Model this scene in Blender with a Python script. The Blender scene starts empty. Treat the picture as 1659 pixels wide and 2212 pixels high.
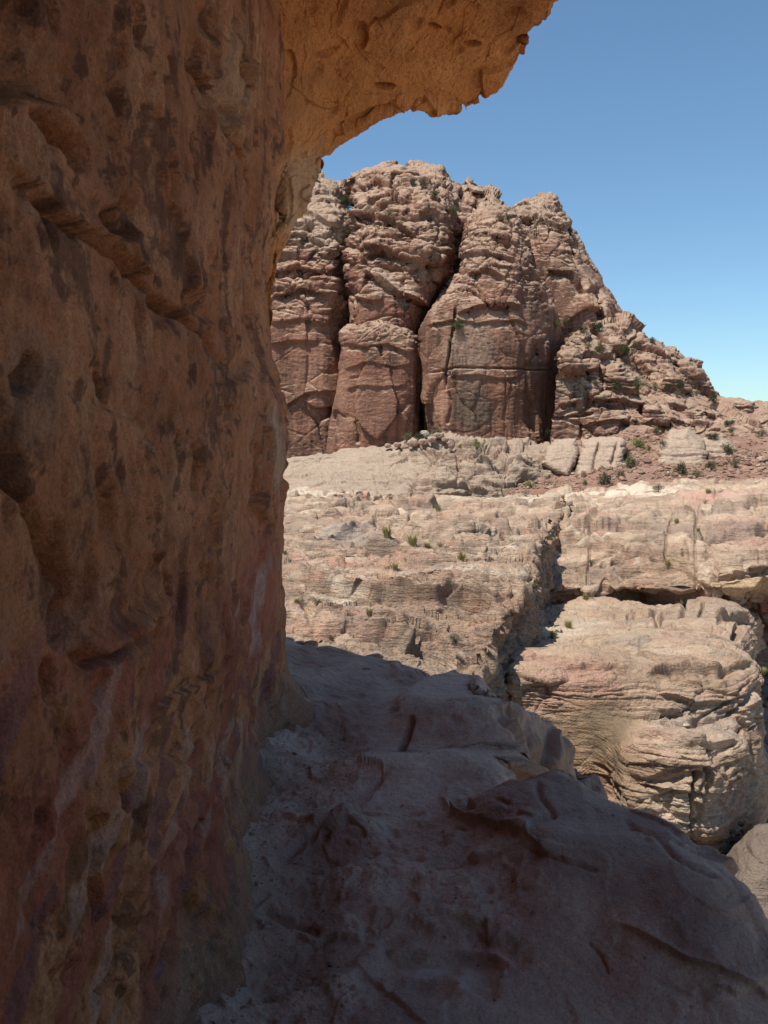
import bpy, math, random
import numpy as np

# ------------------------------------------------------------------ camera, sky, sun
scene = bpy.context.scene
FPX, W0, H0 = 850.0, 768, 1024
PITCH = math.atan(72.0 / FPX)
cam_d = bpy.data.cameras.new("camera")
cam_d.sensor_fit = 'VERTICAL'
cam_d.sensor_height = 36.0
cam_d.lens = FPX / H0 * 36.0
cam_d.clip_start = 0.05
cam_d.clip_end = 6000.0
cam_d.dof.use_dof = True
cam_d.dof.focus_distance = 30.0
cam_d.dof.aperture_fstop = (cam_d.lens / 1000.0) / 0.0024
cam = bpy.data.objects.new("camera", cam_d)
scene.collection.objects.link(cam)
cam.location = (0, 0, 0)
cam.rotation_euler = (math.pi / 2 - PITCH, 0, 0)
scene.camera = cam

SUNV = np.array([-0.33, -0.25, 0.91]); SUNV /= np.linalg.norm(SUNV)
SUN_EL = math.asin(SUNV[2])
SUN_AZ = math.atan2(SUNV[0], SUNV[1])          # clockwise from +Y
world = bpy.data.worlds.new("World")
scene.world = world
world.use_nodes = True
wn = world.node_tree
sky = wn.nodes.new("ShaderNodeTexSky")
sky.sky_type = 'NISHITA'
sky.sun_disc = False
sky.sun_elevation = SUN_EL
sky.sun_rotation = SUN_AZ
sky.altitude = 900.0
sky.air_density = 1.0
sky.dust_density = 1.0
sky.ozone_density = 1.2
bg = wn.nodes["Background"]
bg.inputs[1].default_value = 0.105
tint = wn.nodes.new("ShaderNodeMix"); tint.data_type = 'RGBA'; tint.blend_type = 'MULTIPLY'
tint.inputs["Factor"].default_value = 1.0
tint.inputs["B"].default_value = (0.77, 0.945, 0.98, 1)
wn.links.new(sky.outputs[0], tint.inputs["A"])
wn.links.new(tint.outputs["Result"], bg.inputs[0])
sun_d = bpy.data.lights.new("sun", 'SUN')
sun_d.energy = 4.1
sun_d.angle = math.radians(0.5)
sun_d.color = (1.0, 0.945, 0.85)
sun = bpy.data.objects.new("sun", sun_d)
scene.collection.objects.link(sun)
from mathutils import Vector
sun.rotation_euler = Vector(tuple(SUNV)).to_track_quat('Z', 'Y').to_euler()
sun.location = (-30, -20, 80)

scene.view_settings.view_transform = 'Standard'
scene.view_settings.look = 'None'
scene.view_settings.exposure = 0.58
scene.view_settings.gamma = 1.0
scene.cycles.max_bounces = 10
scene.cycles.diffuse_bounces = 6
scene.cycles.use_denoising = True

RES = 1.0                                        # mesh density
K = 768.0 / 1659.0
SP, CP = math.sin(PITCH), math.cos(PITCH)

# ------------------------------------------------------------------ numeric helpers
def at(X, Y, d):
    """point on the sight line of photo position (X,Y) at forward distance d"""
    X = np.asarray(X, float); Y = np.asarray(Y, float); d = np.asarray(d, float)
    xc = (X * K - 384.0) / FPX
    yc = (512.0 - Y * K) / FPX
    dy = CP + yc * SP
    dz = -SP + yc * CP
    t = d / dy
    return np.stack([xc * t, d + 0 * t, dz * t], -1)

def at_z(X, Y, z):
    yc = (512.0 - Y * K) / FPX
    dy = CP + yc * SP
    dz = -SP + yc * CP
    return at(X, Y, z / dz * dy)

def project(P):
    f = P[..., 1] * CP - P[..., 2] * SP
    u = P[..., 1] * SP + P[..., 2] * CP
    f = np.where(np.abs(f) < 1e-6, 1e-6, f)
    X = (P[..., 0] / f * FPX + 384.0) / K
    Y = (512.0 - u / f * FPX) / K
    return X, Y, f

_r = np.random.RandomState(7)
_G = _r.normal(size=(64 ** 3, 3)).astype(np.float32)
_G /= np.linalg.norm(_G, axis=1, keepdims=True)
_J = _r.random_sample((64 ** 3, 3)).astype(np.float32)

from concurrent.futures import ThreadPoolExecutor
_POOL = ThreadPoolExecutor(4)
def _split(fn, p, seed):
    if len(p) < 20000:
        return fn(p, seed)
    r = list(_POOL.map(lambda c: fn(c, seed), np.array_split(p, 8)))
    if isinstance(r[0], tuple):
        return tuple(np.concatenate(x) for x in zip(*r))
    return np.concatenate(r)
def pn(p, seed=0):
    return _split(_pn, np.asarray(p, np.float32).reshape(-1, 3), seed)
def worley(p, seed=0):
    return _split(_worley, np.asarray(p, np.float32).reshape(-1, 3), seed)
def _pn(p, seed=0):
    p = np.asarray(p, np.float32).reshape(-1, 3) + np.float32(seed * 7.317 + 0.137)
    i0 = np.floor(p)
    f = p - i0
    i = i0.astype(np.int32)
    u = f * f * f * (f * (f * 6 - 15) + 10)
    out = np.zeros(len(p), np.float32)
    a = [[(i[:, k] + c) & 63 for c in (0, 1)] for k in range(3)]
    for cx in (0, 1):
        wx = u[:, 0] if cx else 1 - u[:, 0]
        for cy in (0, 1):
            wy = (u[:, 1] if cy else 1 - u[:, 1]) * wx
            b = (a[0][cx] * 64 + a[1][cy]) * 64
            for cz in (0, 1):
                w = (u[:, 2] if cz else 1 - u[:, 2]) * wy
                g = _G[b + a[2][cz]]
                out += w * (g[:, 0] * (f[:, 0] - cx) + g[:, 1] * (f[:, 1] - cy) + g[:, 2] * (f[:, 2] - cz))
    return out * 1.5

def fbm(p, L, octs=5, gain=0.5, sp=None, seed=0, kind='n'):
    """sum of noise octaves, first wavelength L (metres); octaves finer than the mesh are dropped"""
    p = p.reshape(-1, 3)
    out = np.zeros(len(p), np.float32)
    amp, tot = 1.0, 0.0
    for o in range(octs):
        wl = L / 2.03 ** o
        n = pn(p / wl, seed + o * 3.7)
        if kind == 'r':
            n = 1.0 - 2.0 * np.abs(n) * 1.3
        elif kind == 'b':
            n = np.abs(n) * 2.0 - 0.6
        if sp is not None:
            n = n * np.clip((wl / sp - 1.6) / 2.0, 0, 1)
        out += amp * n
        tot += amp
        amp *= gain
    return out / tot * 1.4

def _worley(p, seed=0):
    """nearest and second nearest feature distances and a random value of the nearest cell"""
    p = np.asarray(p, np.float32).reshape(-1, 3) + np.float32(seed * 5.13 + 0.31)
    i0 = np.floor(p); f = p - i0; i = i0.astype(np.int32)
    F1 = np.full(len(p), 9.0, np.float32); F2 = F1.copy(); ID = np.zeros(len(p), np.float32)
    for dx in (-1, 0, 1):
        for dy in (-1, 0, 1):
            for dz in (-1, 0, 1):
                idx = (((i[:, 0] + dx) & 63) * 64 + ((i[:, 1] + dy) & 63)) * 64 + ((i[:, 2] + dz) & 63)
                j = _J[idx]
                d2 = (j[:, 0] + dx - f[:, 0]) ** 2 + (j[:, 1] + dy - f[:, 1]) ** 2 + (j[:, 2] + dz - f[:, 2]) ** 2
                near = d2 < F1
                F2 = np.where(near, F1, np.minimum(F2, d2))
                ID = np.where(near, _J[(idx * 7 + 11) % 262144, 0], ID)
                F1 = np.where(near, d2, F1)
    return np.sqrt(F1), np.sqrt(F2), ID

def _facet(p, seed=0):
    p = p + np.float32(seed * 3.71 + 0.77)
    i0 = np.floor(p); f = p - i0; i = i0.astype(np.int32)
    F1 = np.full(len(p), 9.0, np.float32); F2 = F1.copy(); H = np.zeros(len(p), np.float32)
    for dx in (-1, 0, 1):
        for dy in (-1, 0, 1):
            for dz in (-1, 0, 1):
                idx = (((i[:, 0] + dx) & 63) * 64 + ((i[:, 1] + dy) & 63)) * 64 + ((i[:, 2] + dz) & 63)
                j = _J[idx]
                v = f - j - np.array([dx, dy, dz], np.float32)
                d2 = (v * v).sum(1)
                near = d2 < F1
                F2 = np.where(near, F1, np.minimum(F2, d2))
                k = (idx * 7 + 11) % 262144
                H = np.where(near, (_G[k] * v).sum(1) + 0.8 * (_J[k, 1] - 0.5), H)
                F1 = np.where(near, d2, F1)
    return H, np.sqrt(F2) - np.sqrt(F1)

def facet(p, cell, amp, seed=0, warp=0.25, joint=0.0):
    """broken stone: tilted flat faces that meet at sharp edges, with open joints between them"""
    q = np.asarray(p, np.float32) / np.array(cell, np.float32)
    if warp:
        q = q + np.float32(warp) * np.stack([pn(q * 1.3, 71 + seed), pn(q * 1.3, 72 + seed), pn(q * 1.3, 73 + seed)], -1)
    H, e = _split(_facet, q, seed)
    out = amp * H
    if joint:
        out = out - joint * sstep(0.09, 0.0, e)
    return out.astype(np.float32)

def _layers(seed, n=48):
    r = np.random.RandomState(seed)
    th = np.exp(r.normal(0, 0.55, n)); th *= n / th.sum()
    hard = r.uniform(-1, 1, n)
    edges = np.concatenate([[0], np.cumsum(th)])
    s = np.linspace(0, n, 16384, endpoint=False)
    k = np.clip(np.searchsorted(edges, s, side='right') - 1, 0, n - 1)
    t = (s - edges[k]) / th[k]
    bulge = 1 - np.abs(2 * t - 1) ** 3.5
    v = hard[k] * 0.65 + bulge * 0.7 - 0.45
    ker = np.hanning(23); ker /= ker.sum()
    v = np.convolve(np.concatenate([v[-11:], v, v[:11]]), ker, 'valid')
    return v.astype(np.float32)
_LAY = [_layers(s) for s in (3, 11, 29)]

def layers(s, which=0):
    n = 48
    q = np.mod(s, n) / n * 16384
    i = q.astype(np.int32)
    f = (q - i).astype(np.float32)
    L = _LAY[which]
    return L[i % 16384] * (1 - f) + L[(i + 1) % 16384] * f

def sstep(a, b, x):
    t = np.clip((x - a) / (b - a), 0, 1)
    return t * t * (3 - 2 * t)

def pchip(xk, yk, x):
    """monotone cubic through knots along axis 0"""
    xk = np.asarray(xk, float); yk = np.asarray(yk, float)
    h = np.diff(xk)
    hb = h.reshape((-1,) + (1,) * (yk.ndim - 1))
    dl = np.diff(yk, axis=0) / hb
    m = np.zeros_like(yk)
    if len(xk) > 2:
        w1 = 2 * hb[1:] + hb[:-1]; w2 = hb[1:] + 2 * hb[:-1]
        with np.errstate(divide='ignore', invalid='ignore'):
            mm = (w1 + w2) / (w1 / dl[:-1] + w2 / dl[1:])
        m[1:-1] = np.where(dl[:-1] * dl[1:] > 0, np.nan_to_num(mm), 0)
    m[0] = dl[0]; m[-1] = dl[-1]
    k = np.clip(np.searchsorted(xk, x, side='right') - 1, 0, len(xk) - 2)
    sh = (-1,) + (1,) * (yk.ndim - 1)
    t = ((x - xk[k]) / h[k]).reshape(sh)
    hk = h[k].reshape(sh)
    t2, t3 = t * t, t * t * t
    return ((2 * t3 - 3 * t2 + 1) * yk[k] + (t3 - 2 * t2 + t) * hk * m[k]
            + (-2 * t3 + 3 * t2) * yk[k + 1] + (t3 - t2) * hk * m[k + 1])

def net(rows, step=1.7, space='image', drop=None):
    """smooth grid of points through rows of control points; rows are (X,Y,d) in photo position + distance, or world points"""
    A = np.array(rows, float)
    if space == 'image':
        A[..., 2] = np.log(A[..., 2])
        M = A * np.array([1, 1, 220.0])
    else:
        X, Y, f = project(A)
        M = np.stack([X, Y, 0 * X], -1)
    du = np.clip(np.linalg.norm(np.diff(M, axis=1), axis=-1).max(0), 4, 900)
    dv = np.clip(np.linalg.norm(np.diff(M, axis=0), axis=-1).max(1), 4, 900)
    uk = np.concatenate([[0], np.cumsum(du)]); vk = np.concatenate([[0], np.cumsum(dv)])
    st = step / RES
    nu = max(12, int(uk[-1] / st)); nv = max(12, int(vk[-1] / st))
    B = pchip(vk, A, np.linspace(0, vk[-1], nv))
    B = pchip(uk, B.transpose(1, 0, 2), np.linspace(0, uk[-1], nu)).transpose(1, 0, 2)
    if space == 'image':
        return at(B[..., 0], B[..., 1], np.exp(B[..., 2]))
    return B

def normals(P):
    du = np.gradient(P, axis=1); dv = np.gradient(P, axis=0)
    N = np.cross(du, dv)
    N /= np.maximum(np.linalg.norm(N, axis=-1, keepdims=True), 1e-12)
    return N, np.minimum(np.linalg.norm(du, axis=-1), np.linalg.norm(dv, axis=-1)), np.maximum(np.linalg.norm(du, axis=-1), np.linalg.norm(dv, axis=-1))

class Sheet:
    """a grid of rock surface that is displaced along its own normals"""
    def __init__(s, P, flip=None, toward=(0, 0, 0)):
        s.P = P.astype(np.float64); s.sh = P.shape[:2]
        N, a, b = normals(s.P)
        if flip is None:
            c = (N * (np.array(toward) - s.P)).sum(-1)
            c /= np.linalg.norm(np.array(toward) - s.P, axis=-1)
            flip = c.sum() < 0
        s.flip = flip
        s.N = -N if flip else N
        s.sp = np.sqrt(np.clip(a * b, 1e-8, None)).reshape(-1)
        s.p = s.P.reshape(-1, 3).astype(np.float32)
        X, Y, f = project(s.P)
        ok = f > 0.4
        s.X, s.Y, s.f = np.where(ok, X, -1e5).reshape(-1), np.where(ok, Y, -1e5).reshape(-1), f.reshape(-1)
        s.D = np.zeros(s.sh[0] * s.sh[1], np.float32)
        s.paint = np.zeros((len(s.D), 4), np.float32)
    def jitter(s, px, seed=5, L=None):
        q = np.stack([s.X, s.Y, 0 * s.X], -1)
        a = px * fbm(q, L or px * 9, 3, seed=seed)
        b = px * fbm(q, L or px * 9, 3, seed=seed + 31)
        return s.X + a, s.Y + b
    def soften(s, nu=1, nv=1):
        """round off relief that is finer than the grid can carry"""
        D = s.D.reshape(s.sh)
        for ax, n in ((1, nu), (0, nv)):
            if n > 1:
                k = np.hanning(n + 2)[1:-1]; k /= k.sum()
                h = n // 2
                pad = [(0, 0), (0, 0)]; pad[ax] = (h, n - 1 - h)
                Q = np.pad(D, pad, mode='edge')
                D = sum(k[i] * (Q[:, i:i + D.shape[1]] if ax == 1 else Q[i:i + D.shape[0]]) for i in range(n))
        s.D = np.ascontiguousarray(D, np.float32).reshape(-1)
    def push(s):
        s.P = s.P + s.N * s.D.reshape(s.sh)[..., None]
        N, a, b = normals(s.P)
        s.N = -N if s.flip else N
        s.p = s.P.reshape(-1, 3).astype(np.float32)
        s.D[:] = 0
    def strokes(s, items, jit=3.0, scale=1.0):
        q = np.stack([s.X, s.Y, 0 * s.X], -1)
        X = s.X + jit * fbm(q, 60, 2, seed=5); Y = s.Y + 0.8 * jit * fbm(q * [1, 0.35, 1], 55, 2, seed=36)
        for it in items:
            kind = it[0]
            if kind == 'pit':
                _, c, r, ang, dep = it[:5]
                ca, sa = math.cos(math.radians(ang)), math.sin(math.radians(ang))
                dx, dy = X - c[0], Y - c[1]
                e = np.sqrt(((dx * ca + dy * sa) / r[0]) ** 2 + ((-dx * sa + dy * ca) / r[1]) ** 2)
                s.D -= (dep * scale * (1 - sstep(0.35, 1.0, e))).astype(np.float32)
                continue
            _, pts, w, h = it[:4]
            pts = np.array(pts, float)
            m = np.where((X > pts[:, 0].min() - 6 * w) & (X < pts[:, 0].max() + 6 * w) & (Y > pts[:, 1].min() - 6 * w) & (Y < pts[:, 1].max() + 6 * w))[0]
            if not len(m):
                continue
            x, y = X[m], Y[m]
            best = np.full(len(m), 1e9); side = np.zeros(len(m)); tt = np.zeros(len(m))
            ln = np.linalg.norm(np.diff(pts, axis=0), axis=1); cum = np.concatenate([[0], np.cumsum(ln)])
            for k in range(len(pts) - 1):
                a, b = pts[k], pts[k + 1]
                ab = b - a
                t = np.clip(((x - a[0]) * ab[0] + (y - a[1]) * ab[1]) / (ab @ ab), 0, 1)
                ex, ey = x - a[0] - t * ab[0], y - a[1] - t * ab[1]
                d = np.hypot(ex, ey)
                q = d < best
                best = np.where(q, d, best)
                sg = np.sign(ab[0] * (y - a[1]) - ab[1] * (x - a[0]))
                side = np.where(q, sg, side)
                tt = np.where(q, cum[k] + t * ln[k], tt)
            tt /= cum[-1]
            taper = sstep(0, 0.12, tt) * sstep(0, 0.12, 1 - tt)
            sd = best * side
            if kind == 'crack':
                v = -h * np.exp(-(best / w) ** 2)
            elif kind == 'ridge':
                v = h * np.exp(-(best / w) ** 2)
            else:     # 'step': proud lip on one side (left of the stroke direction), undercut on the other
                v = np.where(sd < 0, 0.55 * h * np.exp(sd / (2.2 * w)), -h * np.exp(-sd / w) * (1 - np.exp(-sd / (0.28 * w))) + 0.55 * h * np.exp(-sd / (0.25 * w)))
            s.D[m] += (v * taper * scale).astype(np.float32)
    def color(s, mask, rgb, a=1.0):
        """colour laid on the stone there"""
        m = np.clip(mask * a, 0, 1).astype(np.float32)
        al = s.paint[:, 3]
        na = m + al * (1 - m)
        for k in range(3):
            s.paint[:, k] = np.where(na > 1e-5, (rgb[k] * m + s.paint[:, k] * al * (1 - m)) / np.maximum(na, 1e-5), rgb[k])
        s.paint[:, 3] = na
    def blob(s, cx, cy, rx, ry, soft=0.5, jit=10, seed=9, ang=0):
        X, Y = s.jitter(jit, seed)
        ca, sa = math.cos(math.radians(ang)), math.sin(math.radians(ang))
        dx, dy = X - cx, Y - cy
        return 1 - sstep(1 - soft, 1 + soft * 0.4, np.hypot((dx * ca + dy * sa) / rx, (-dx * sa + dy * ca) / ry))

def bedding(s, seed, freq=1.0, dist0=25.0, lo=0.25, n=3):
    """thin, long, broken cracks along the bedding"""
    p = s.p
    out = np.zeros(len(p), np.float32)
    for k in range(n):
        fr = freq * (1.0, 0.45, 2.1)[k]
        w = pn(p * 0.5 * fr, seed + 20 + k) * 0.5
        q = p * np.array([0.16, 0.55, 1.5], np.float32) * fr
        q[:, 2] += w
        r = np.abs(pn(q, seed + k))
        g = sstep(0.10, 0.0, r) * sstep(-0.1, 0.35, pn(p * [0.25, 0.5, 0.5] * np.float32(fr), seed + 9 + k))
        out += g * (1.0, 1.8, 0.45)[k]
    return out

BUF = []                                        # every terrain vertex, for setting things down on it
def join(sheets, name, mat, smooth=True, buf=True):
    vs, fs, cs, off = [], [], [], 0
    for s in sheets:
        if np.abs(s.D).max() > 0:
            s.P = s.P + s.N * s.D.reshape(s.sh)[..., None]
        h, w = s.sh
        idx = np.arange(h * w).reshape(h, w) + off
        q = np.stack([idx[:-1, :-1], idx[:-1, 1:], idx[1:, 1:], idx[1:, :-1]], -1).reshape(-1, 4)
        if s.flip:
            q = q[:, ::-1]
        vs.append(s.P.reshape(-1, 3)); fs.append(q); cs.append(s.paint); off += h * w
        if buf:
            X, Y, f = project(s.P)
            BUF.append(np.stack([X, Y, f], -1).reshape(-1, 3).astype(np.float32))
            BUFP.append(s.P.reshape(-1, 3).astype(np.float32))
    return raw_mesh(name, np.concatenate(vs), np.concatenate(fs), mat, np.concatenate(cs), smooth)
BUFP = []
SURF = {}

def raw_mesh(name, V, F, mat, paint=None, smooth=True):
    me = bpy.data.meshes.new(name)
    V = np.ascontiguousarray(V, np.float32); F = np.ascontiguousarray(F, np.int32)
    n = F.shape[1]
    me.vertices.add(len(V)); me.vertices.foreach_set('co', V.ravel())
    me.loops.add(F.size); me.loops.foreach_set('vertex_index', F.ravel())
    me.polygons.add(len(F))
    me.polygons.foreach_set('loop_start', np.arange(0, F.size, n, dtype=np.int32))
    me.polygons.foreach_set('loop_total', np.full(len(F), n, np.int32))
    me.polygons.foreach_set('use_smooth', np.full(len(F), smooth, bool))
    me.update(calc_edges=True)
    if paint is not None:
        a = me.attributes.new('stone', 'FLOAT_COLOR', 'POINT')
        a.data.foreach_set('color', np.ascontiguousarray(paint, np.float32).ravel())
    me.materials.append(mat)
    o = bpy.data.objects.new(name, me)
    scene.collection.objects.link(o)
    return o

def structure(o, label=None):
    o['kind'] = 'structure'
    if label: o['label'] = label
    return o

# ------------------------------------------------------------------ materials
def rock_mat(name, c_dark, c_mid, c_light, S=1.0, strata=1.0, streak=0.0, varnish=(0.06, 0.045, 0.035), red=(0.35, 0.12, 0.08), red_amt=0.2,
             bump=0.6, dip=(0.0, 0.0), fine=1.0, rough=0.92, strata_bump=0.5, pale=None, pale_amt=0.0, speck=0.5, sunlit_top=None, sunlit_top_amt=0.0, bdist=0.10):
    m = bpy.data.materials.new(name)
    m.use_nodes = True
    t = m.node_tree; n = t.nodes; L = t.links.new
    bs = n["Principled BSDF"]
    bs.inputs["Roughness"].default_value = rough
    bs.inputs["Specular IOR Level"].default_value = 0.25
    geo = n.new("ShaderNodeNewGeometry")
    def mapped(sx, sy, sz, rx=0, ry=0):
        mp = n.new("ShaderNodeMapping")
        mp.inputs["Scale"].default_value = (sx, sy, sz)
        mp.inputs["Rotation"].default_value = (rx, ry, 0)
        L(geo.outputs["Position"], mp.inputs["Vector"])
        return mp.outputs["Vector"]
    def noise(vec, scale, detail=6, rough_=0.6, dist=0.0):
        x = n.new("ShaderNodeTexNoise")
        x.inputs["Scale"].default_value = scale
        x.inputs["Detail"].default_value = detail
        x.inputs["Roughness"].default_value = rough_
        x.inputs["Distortion"].default_value = dist
        L(vec, x.inputs["Vector"])
        return x.outputs["Fac"]
    def ramp(fac, stops, interp='LINEAR'):
        r = n.new("ShaderNodeValToRGB")
        r.color_ramp.interpolation = interp
        el = r.color_ramp.elements
        while len(el) < len(stops):
            el.new(0.5)
        for e, (p, c) in zip(el, stops):
            e.position = p
            e.color = (c, c, c, 1) if not isinstance(c, tuple) else c + (1,)
        L(fac, r.inputs["Fac"])
        return r.outputs["Color"]
    def mix(a, b, fac, mode='MIX'):
        x = n.new("ShaderNodeMix"); x.data_type = 'RGBA'; x.blend_type = mode
        for sock, v in ((x.inputs["A"], a), (x.inputs["B"], b)):
            if isinstance(v, tuple): sock.default_value = v + (1,)
            else: L(v, sock)
        if isinstance(fac, (int, float)): x.inputs["Factor"].default_value = fac
        else: L(fac, x.inputs["Factor"])
        return x.outputs["Result"]
    def math_(op, a, b):
        x = n.new("ShaderNodeMath"); x.operation = op
        for sock, v in ((x.inputs[0], a), (x.inputs[1], b)):
            if isinstance(v, (int, float)): sock.default_value = v
            else: L(v, sock)
        return x.outputs[0]
    iso = mapped(1 / S, 1 / S, 1 / S)
    big = noise(iso, 0.35, 4, 0.55, 0.6)
    col = mix(c_dark, c_light, ramp(big, [(0.3, 0.0), (0.7, 1.0)]))
    col = mix(col, c_mid, ramp(noise(iso, 1.1, 5, 0.6), [(0.35, 0.0), (0.65, 0.8)]))
    lay = noise(mapped(0.10 / S, 0.10 / S, 1.0 / S, dip[0], dip[1]), 2.2, 7, 0.72, 0.35)
    if strata:
        lit = ramp(lay, [(0.30, c_dark), (0.46, c_mid), (0.56, c_light), (0.72, c_mid)])
        col = mix(col, lit, 0.55 * strata)
    if red_amt:
        rmask = ramp(noise(mapped(0.35 / S, 0.35 / S, 0.9 / S, dip[0], dip[1]), 0.8, 6, 0.65, 1.0), [(0.53, 0.0), (0.60, 1.0)])
        col = mix(col, red, math_('MULTIPLY', rmask, red_amt))
    if pale_amt:
        pm = ramp(noise(mapped(0.5 / S, 0.5 / S, 0.7 / S), 1.3, 5, 0.6, 0.7), [(0.55, 0.0), (0.68, 1.0)])
        col = mix(col, pale, math_('MULTIPLY', pm, pale_amt))
    # painted stone colour
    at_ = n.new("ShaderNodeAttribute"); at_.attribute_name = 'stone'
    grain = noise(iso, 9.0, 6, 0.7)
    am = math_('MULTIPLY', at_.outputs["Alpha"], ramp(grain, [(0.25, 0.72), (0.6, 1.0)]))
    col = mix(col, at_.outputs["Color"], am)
    if streak:
        sv = noise(mapped(1.0 / S, 1.0 / S, 0.05 / S), 3.5, 5, 0.65, 0.2)
        sb = noise(iso, 0.5, 3, 0.5)
        nz = n.new("ShaderNodeSeparateXYZ"); L(geo.outputs["Normal"], nz.inputs[0])
        steep = ramp(nz.outputs[2], [(0.25, 1.0), (0.65, 0.0)])
        sm = math_('MULTIPLY', ramp(sv, [(0.47, 0.0), (0.63, 1.0)]), ramp(sb, [(0.40, 0.0), (0.62, 1.0)]))
        sm = math_('MULTIPLY', sm, steep)
        col = mix(col, varnish, math_('MULTIPLY', sm, streak))
    if sunlit_top_amt:  # sunlit look of up-facing ledges put into the stone colour
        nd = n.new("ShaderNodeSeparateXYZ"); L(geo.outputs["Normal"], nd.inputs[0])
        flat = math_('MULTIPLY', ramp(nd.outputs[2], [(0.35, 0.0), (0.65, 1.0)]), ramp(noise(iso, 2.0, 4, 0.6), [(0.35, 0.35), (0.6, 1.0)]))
        col = mix(col, sunlit_top, math_('MULTIPLY', flat, sunlit_top_amt))
    # grain of the stone
    col = mix(col, ramp(grain, [(0.2, 0.62), (0.5, 1.0), (0.8, 1.22)]), speck, 'MULTIPLY')
    sp2 = noise(iso, 38.0, 3, 0.7)
    col = mix(col, ramp(sp2, [(0.28, 0.58), (0.5, 1.0), (0.72, 1.28)]), speck, 'MULTIPLY')
    L(col, bs.inputs["Base Color"])
    # relief finer than the mesh
    b1 = noise(iso, 7.0 * fine, 9, 0.68)
    b2 = noise(mapped(0.16 / S, 0.16 / S, 1.0 / S, dip[0], dip[1]), 9.0 * fine, 5, 0.7, 0.3)
    vor = n.new("ShaderNodeTexVoronoi"); vor.inputs["Scale"].default_value = 6.0 * fine
    L(iso, vor.inputs["Vector"])
    pits = ramp(vor.outputs["Distance"], [(0.0, 0.0), (0.16, 1.0)])
    h = math_('ADD', b1, math_('MULTIPLY', b2, strata_bump))
    h = math_('ADD', h, math_('MULTIPLY', pits, 0.10))
    bp = n.new("ShaderNodeBump")
    bp.inputs["Strength"].default_value = bump
    bp.inputs["Distance"].default_value = bdist * S
    L(h, bp.inputs["Height"])
    L(bp.outputs["Normal"], bs.inputs["Normal"])
    return m

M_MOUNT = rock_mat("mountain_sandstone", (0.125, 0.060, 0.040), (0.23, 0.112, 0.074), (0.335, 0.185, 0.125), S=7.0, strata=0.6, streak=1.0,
                   varnish=(0.055, 0.033, 0.026), red=(0.25, 0.105, 0.066), red_amt=0.5, bump=1.0, fine=1.2, strata_bump=0.4, speck=0.9, sunlit_top=(0.50, 0.37, 0.265), sunlit_top_amt=0.7)
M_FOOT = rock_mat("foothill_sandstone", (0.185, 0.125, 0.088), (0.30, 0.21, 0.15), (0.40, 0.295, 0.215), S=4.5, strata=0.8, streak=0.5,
                  varnish=(0.10, 0.075, 0.06), red=(0.38, 0.19, 0.13), red_amt=0.3, bump=1.0, strata_bump=1.0, speck=0.8, sunlit_top=(0.47, 0.36, 0.265), sunlit_top_amt=0.5)
M_BENCH = rock_mat("banded_pale_sandstone", (0.16, 0.095, 0.064), (0.355, 0.235, 0.16), (0.57, 0.425, 0.30), S=1.6, strata=0.9, streak=0.5,
                   varnish=(0.12, 0.095, 0.075), red=(0.46, 0.235, 0.16), red_amt=0.4, bump=1.0, dip=(0.06, 0.04), strata_bump=1.3, speck=0.9, pale=(0.66, 0.54, 0.41), pale_amt=0.6)
M_BLOCK = rock_mat("layered_sandstone", (0.18, 0.115, 0.075), (0.355, 0.238, 0.16), (0.53, 0.39, 0.275), S=1.3, strata=0.9, streak=0.25,
                   varnish=(0.11, 0.085, 0.06), red=(0.43, 0.235, 0.175), red_amt=0.5, bump=1.0, dip=(-0.05, -0.1), strata_bump=1.2, speck=0.9, pale=(0.62, 0.50, 0.37), pale_amt=0.5)
M_LEDGE = rock_mat("worn_path_sandstone", (0.34, 0.23, 0.175), (0.51, 0.365, 0.285), (0.65, 0.49, 0.39), S=0.32, strata=0.25, streak=0.1,
                   red=(0.36, 0.235, 0.19), red_amt=0.3, bump=1.0, fine=1.0, strata_bump=0.3, speck=0.6)
M_WALL = rock_mat("wind_worn_wall_sandstone", (0.24, 0.078, 0.028), (0.46, 0.17, 0.068), (0.66, 0.315, 0.15), S=0.22, strata=0.15, streak=0.4,
                  varnish=(0.06, 0.026, 0.015), red=(0.27, 0.095, 0.048), red_amt=0.4, bump=1.0, strata_bump=0.0, fine=1.0, speck=1.0, bdist=0.2)
M_CEIL = rock_mat("ochre_ceiling_sandstone", (0.36, 0.132, 0.038), (0.58, 0.225, 0.068), (0.72, 0.35, 0.13), S=0.5, strata=0.2, streak=0.0,
                  red=(0.30, 0.14, 0.085), red_amt=0.5, bump=0.9, strata_bump=0.2, speck=0.55)
M_SCREE = rock_mat("scree_earth", (0.19, 0.105, 0.072), (0.27, 0.16, 0.112), (0.35, 0.225, 0.165), S=2.0, strata=0.0, red_amt=0.3, bump=1.0, strata_bump=0.0, fine=2.0)
M_FLOOR = rock_mat("canyon_gravel", (0.36, 0.28, 0.22), (0.46, 0.37, 0.29), (0.56, 0.46, 0.37), S=2.0, strata=0.0, red_amt=0.3, bump=1.0, strata_bump=0.0, fine=2.0)

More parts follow.
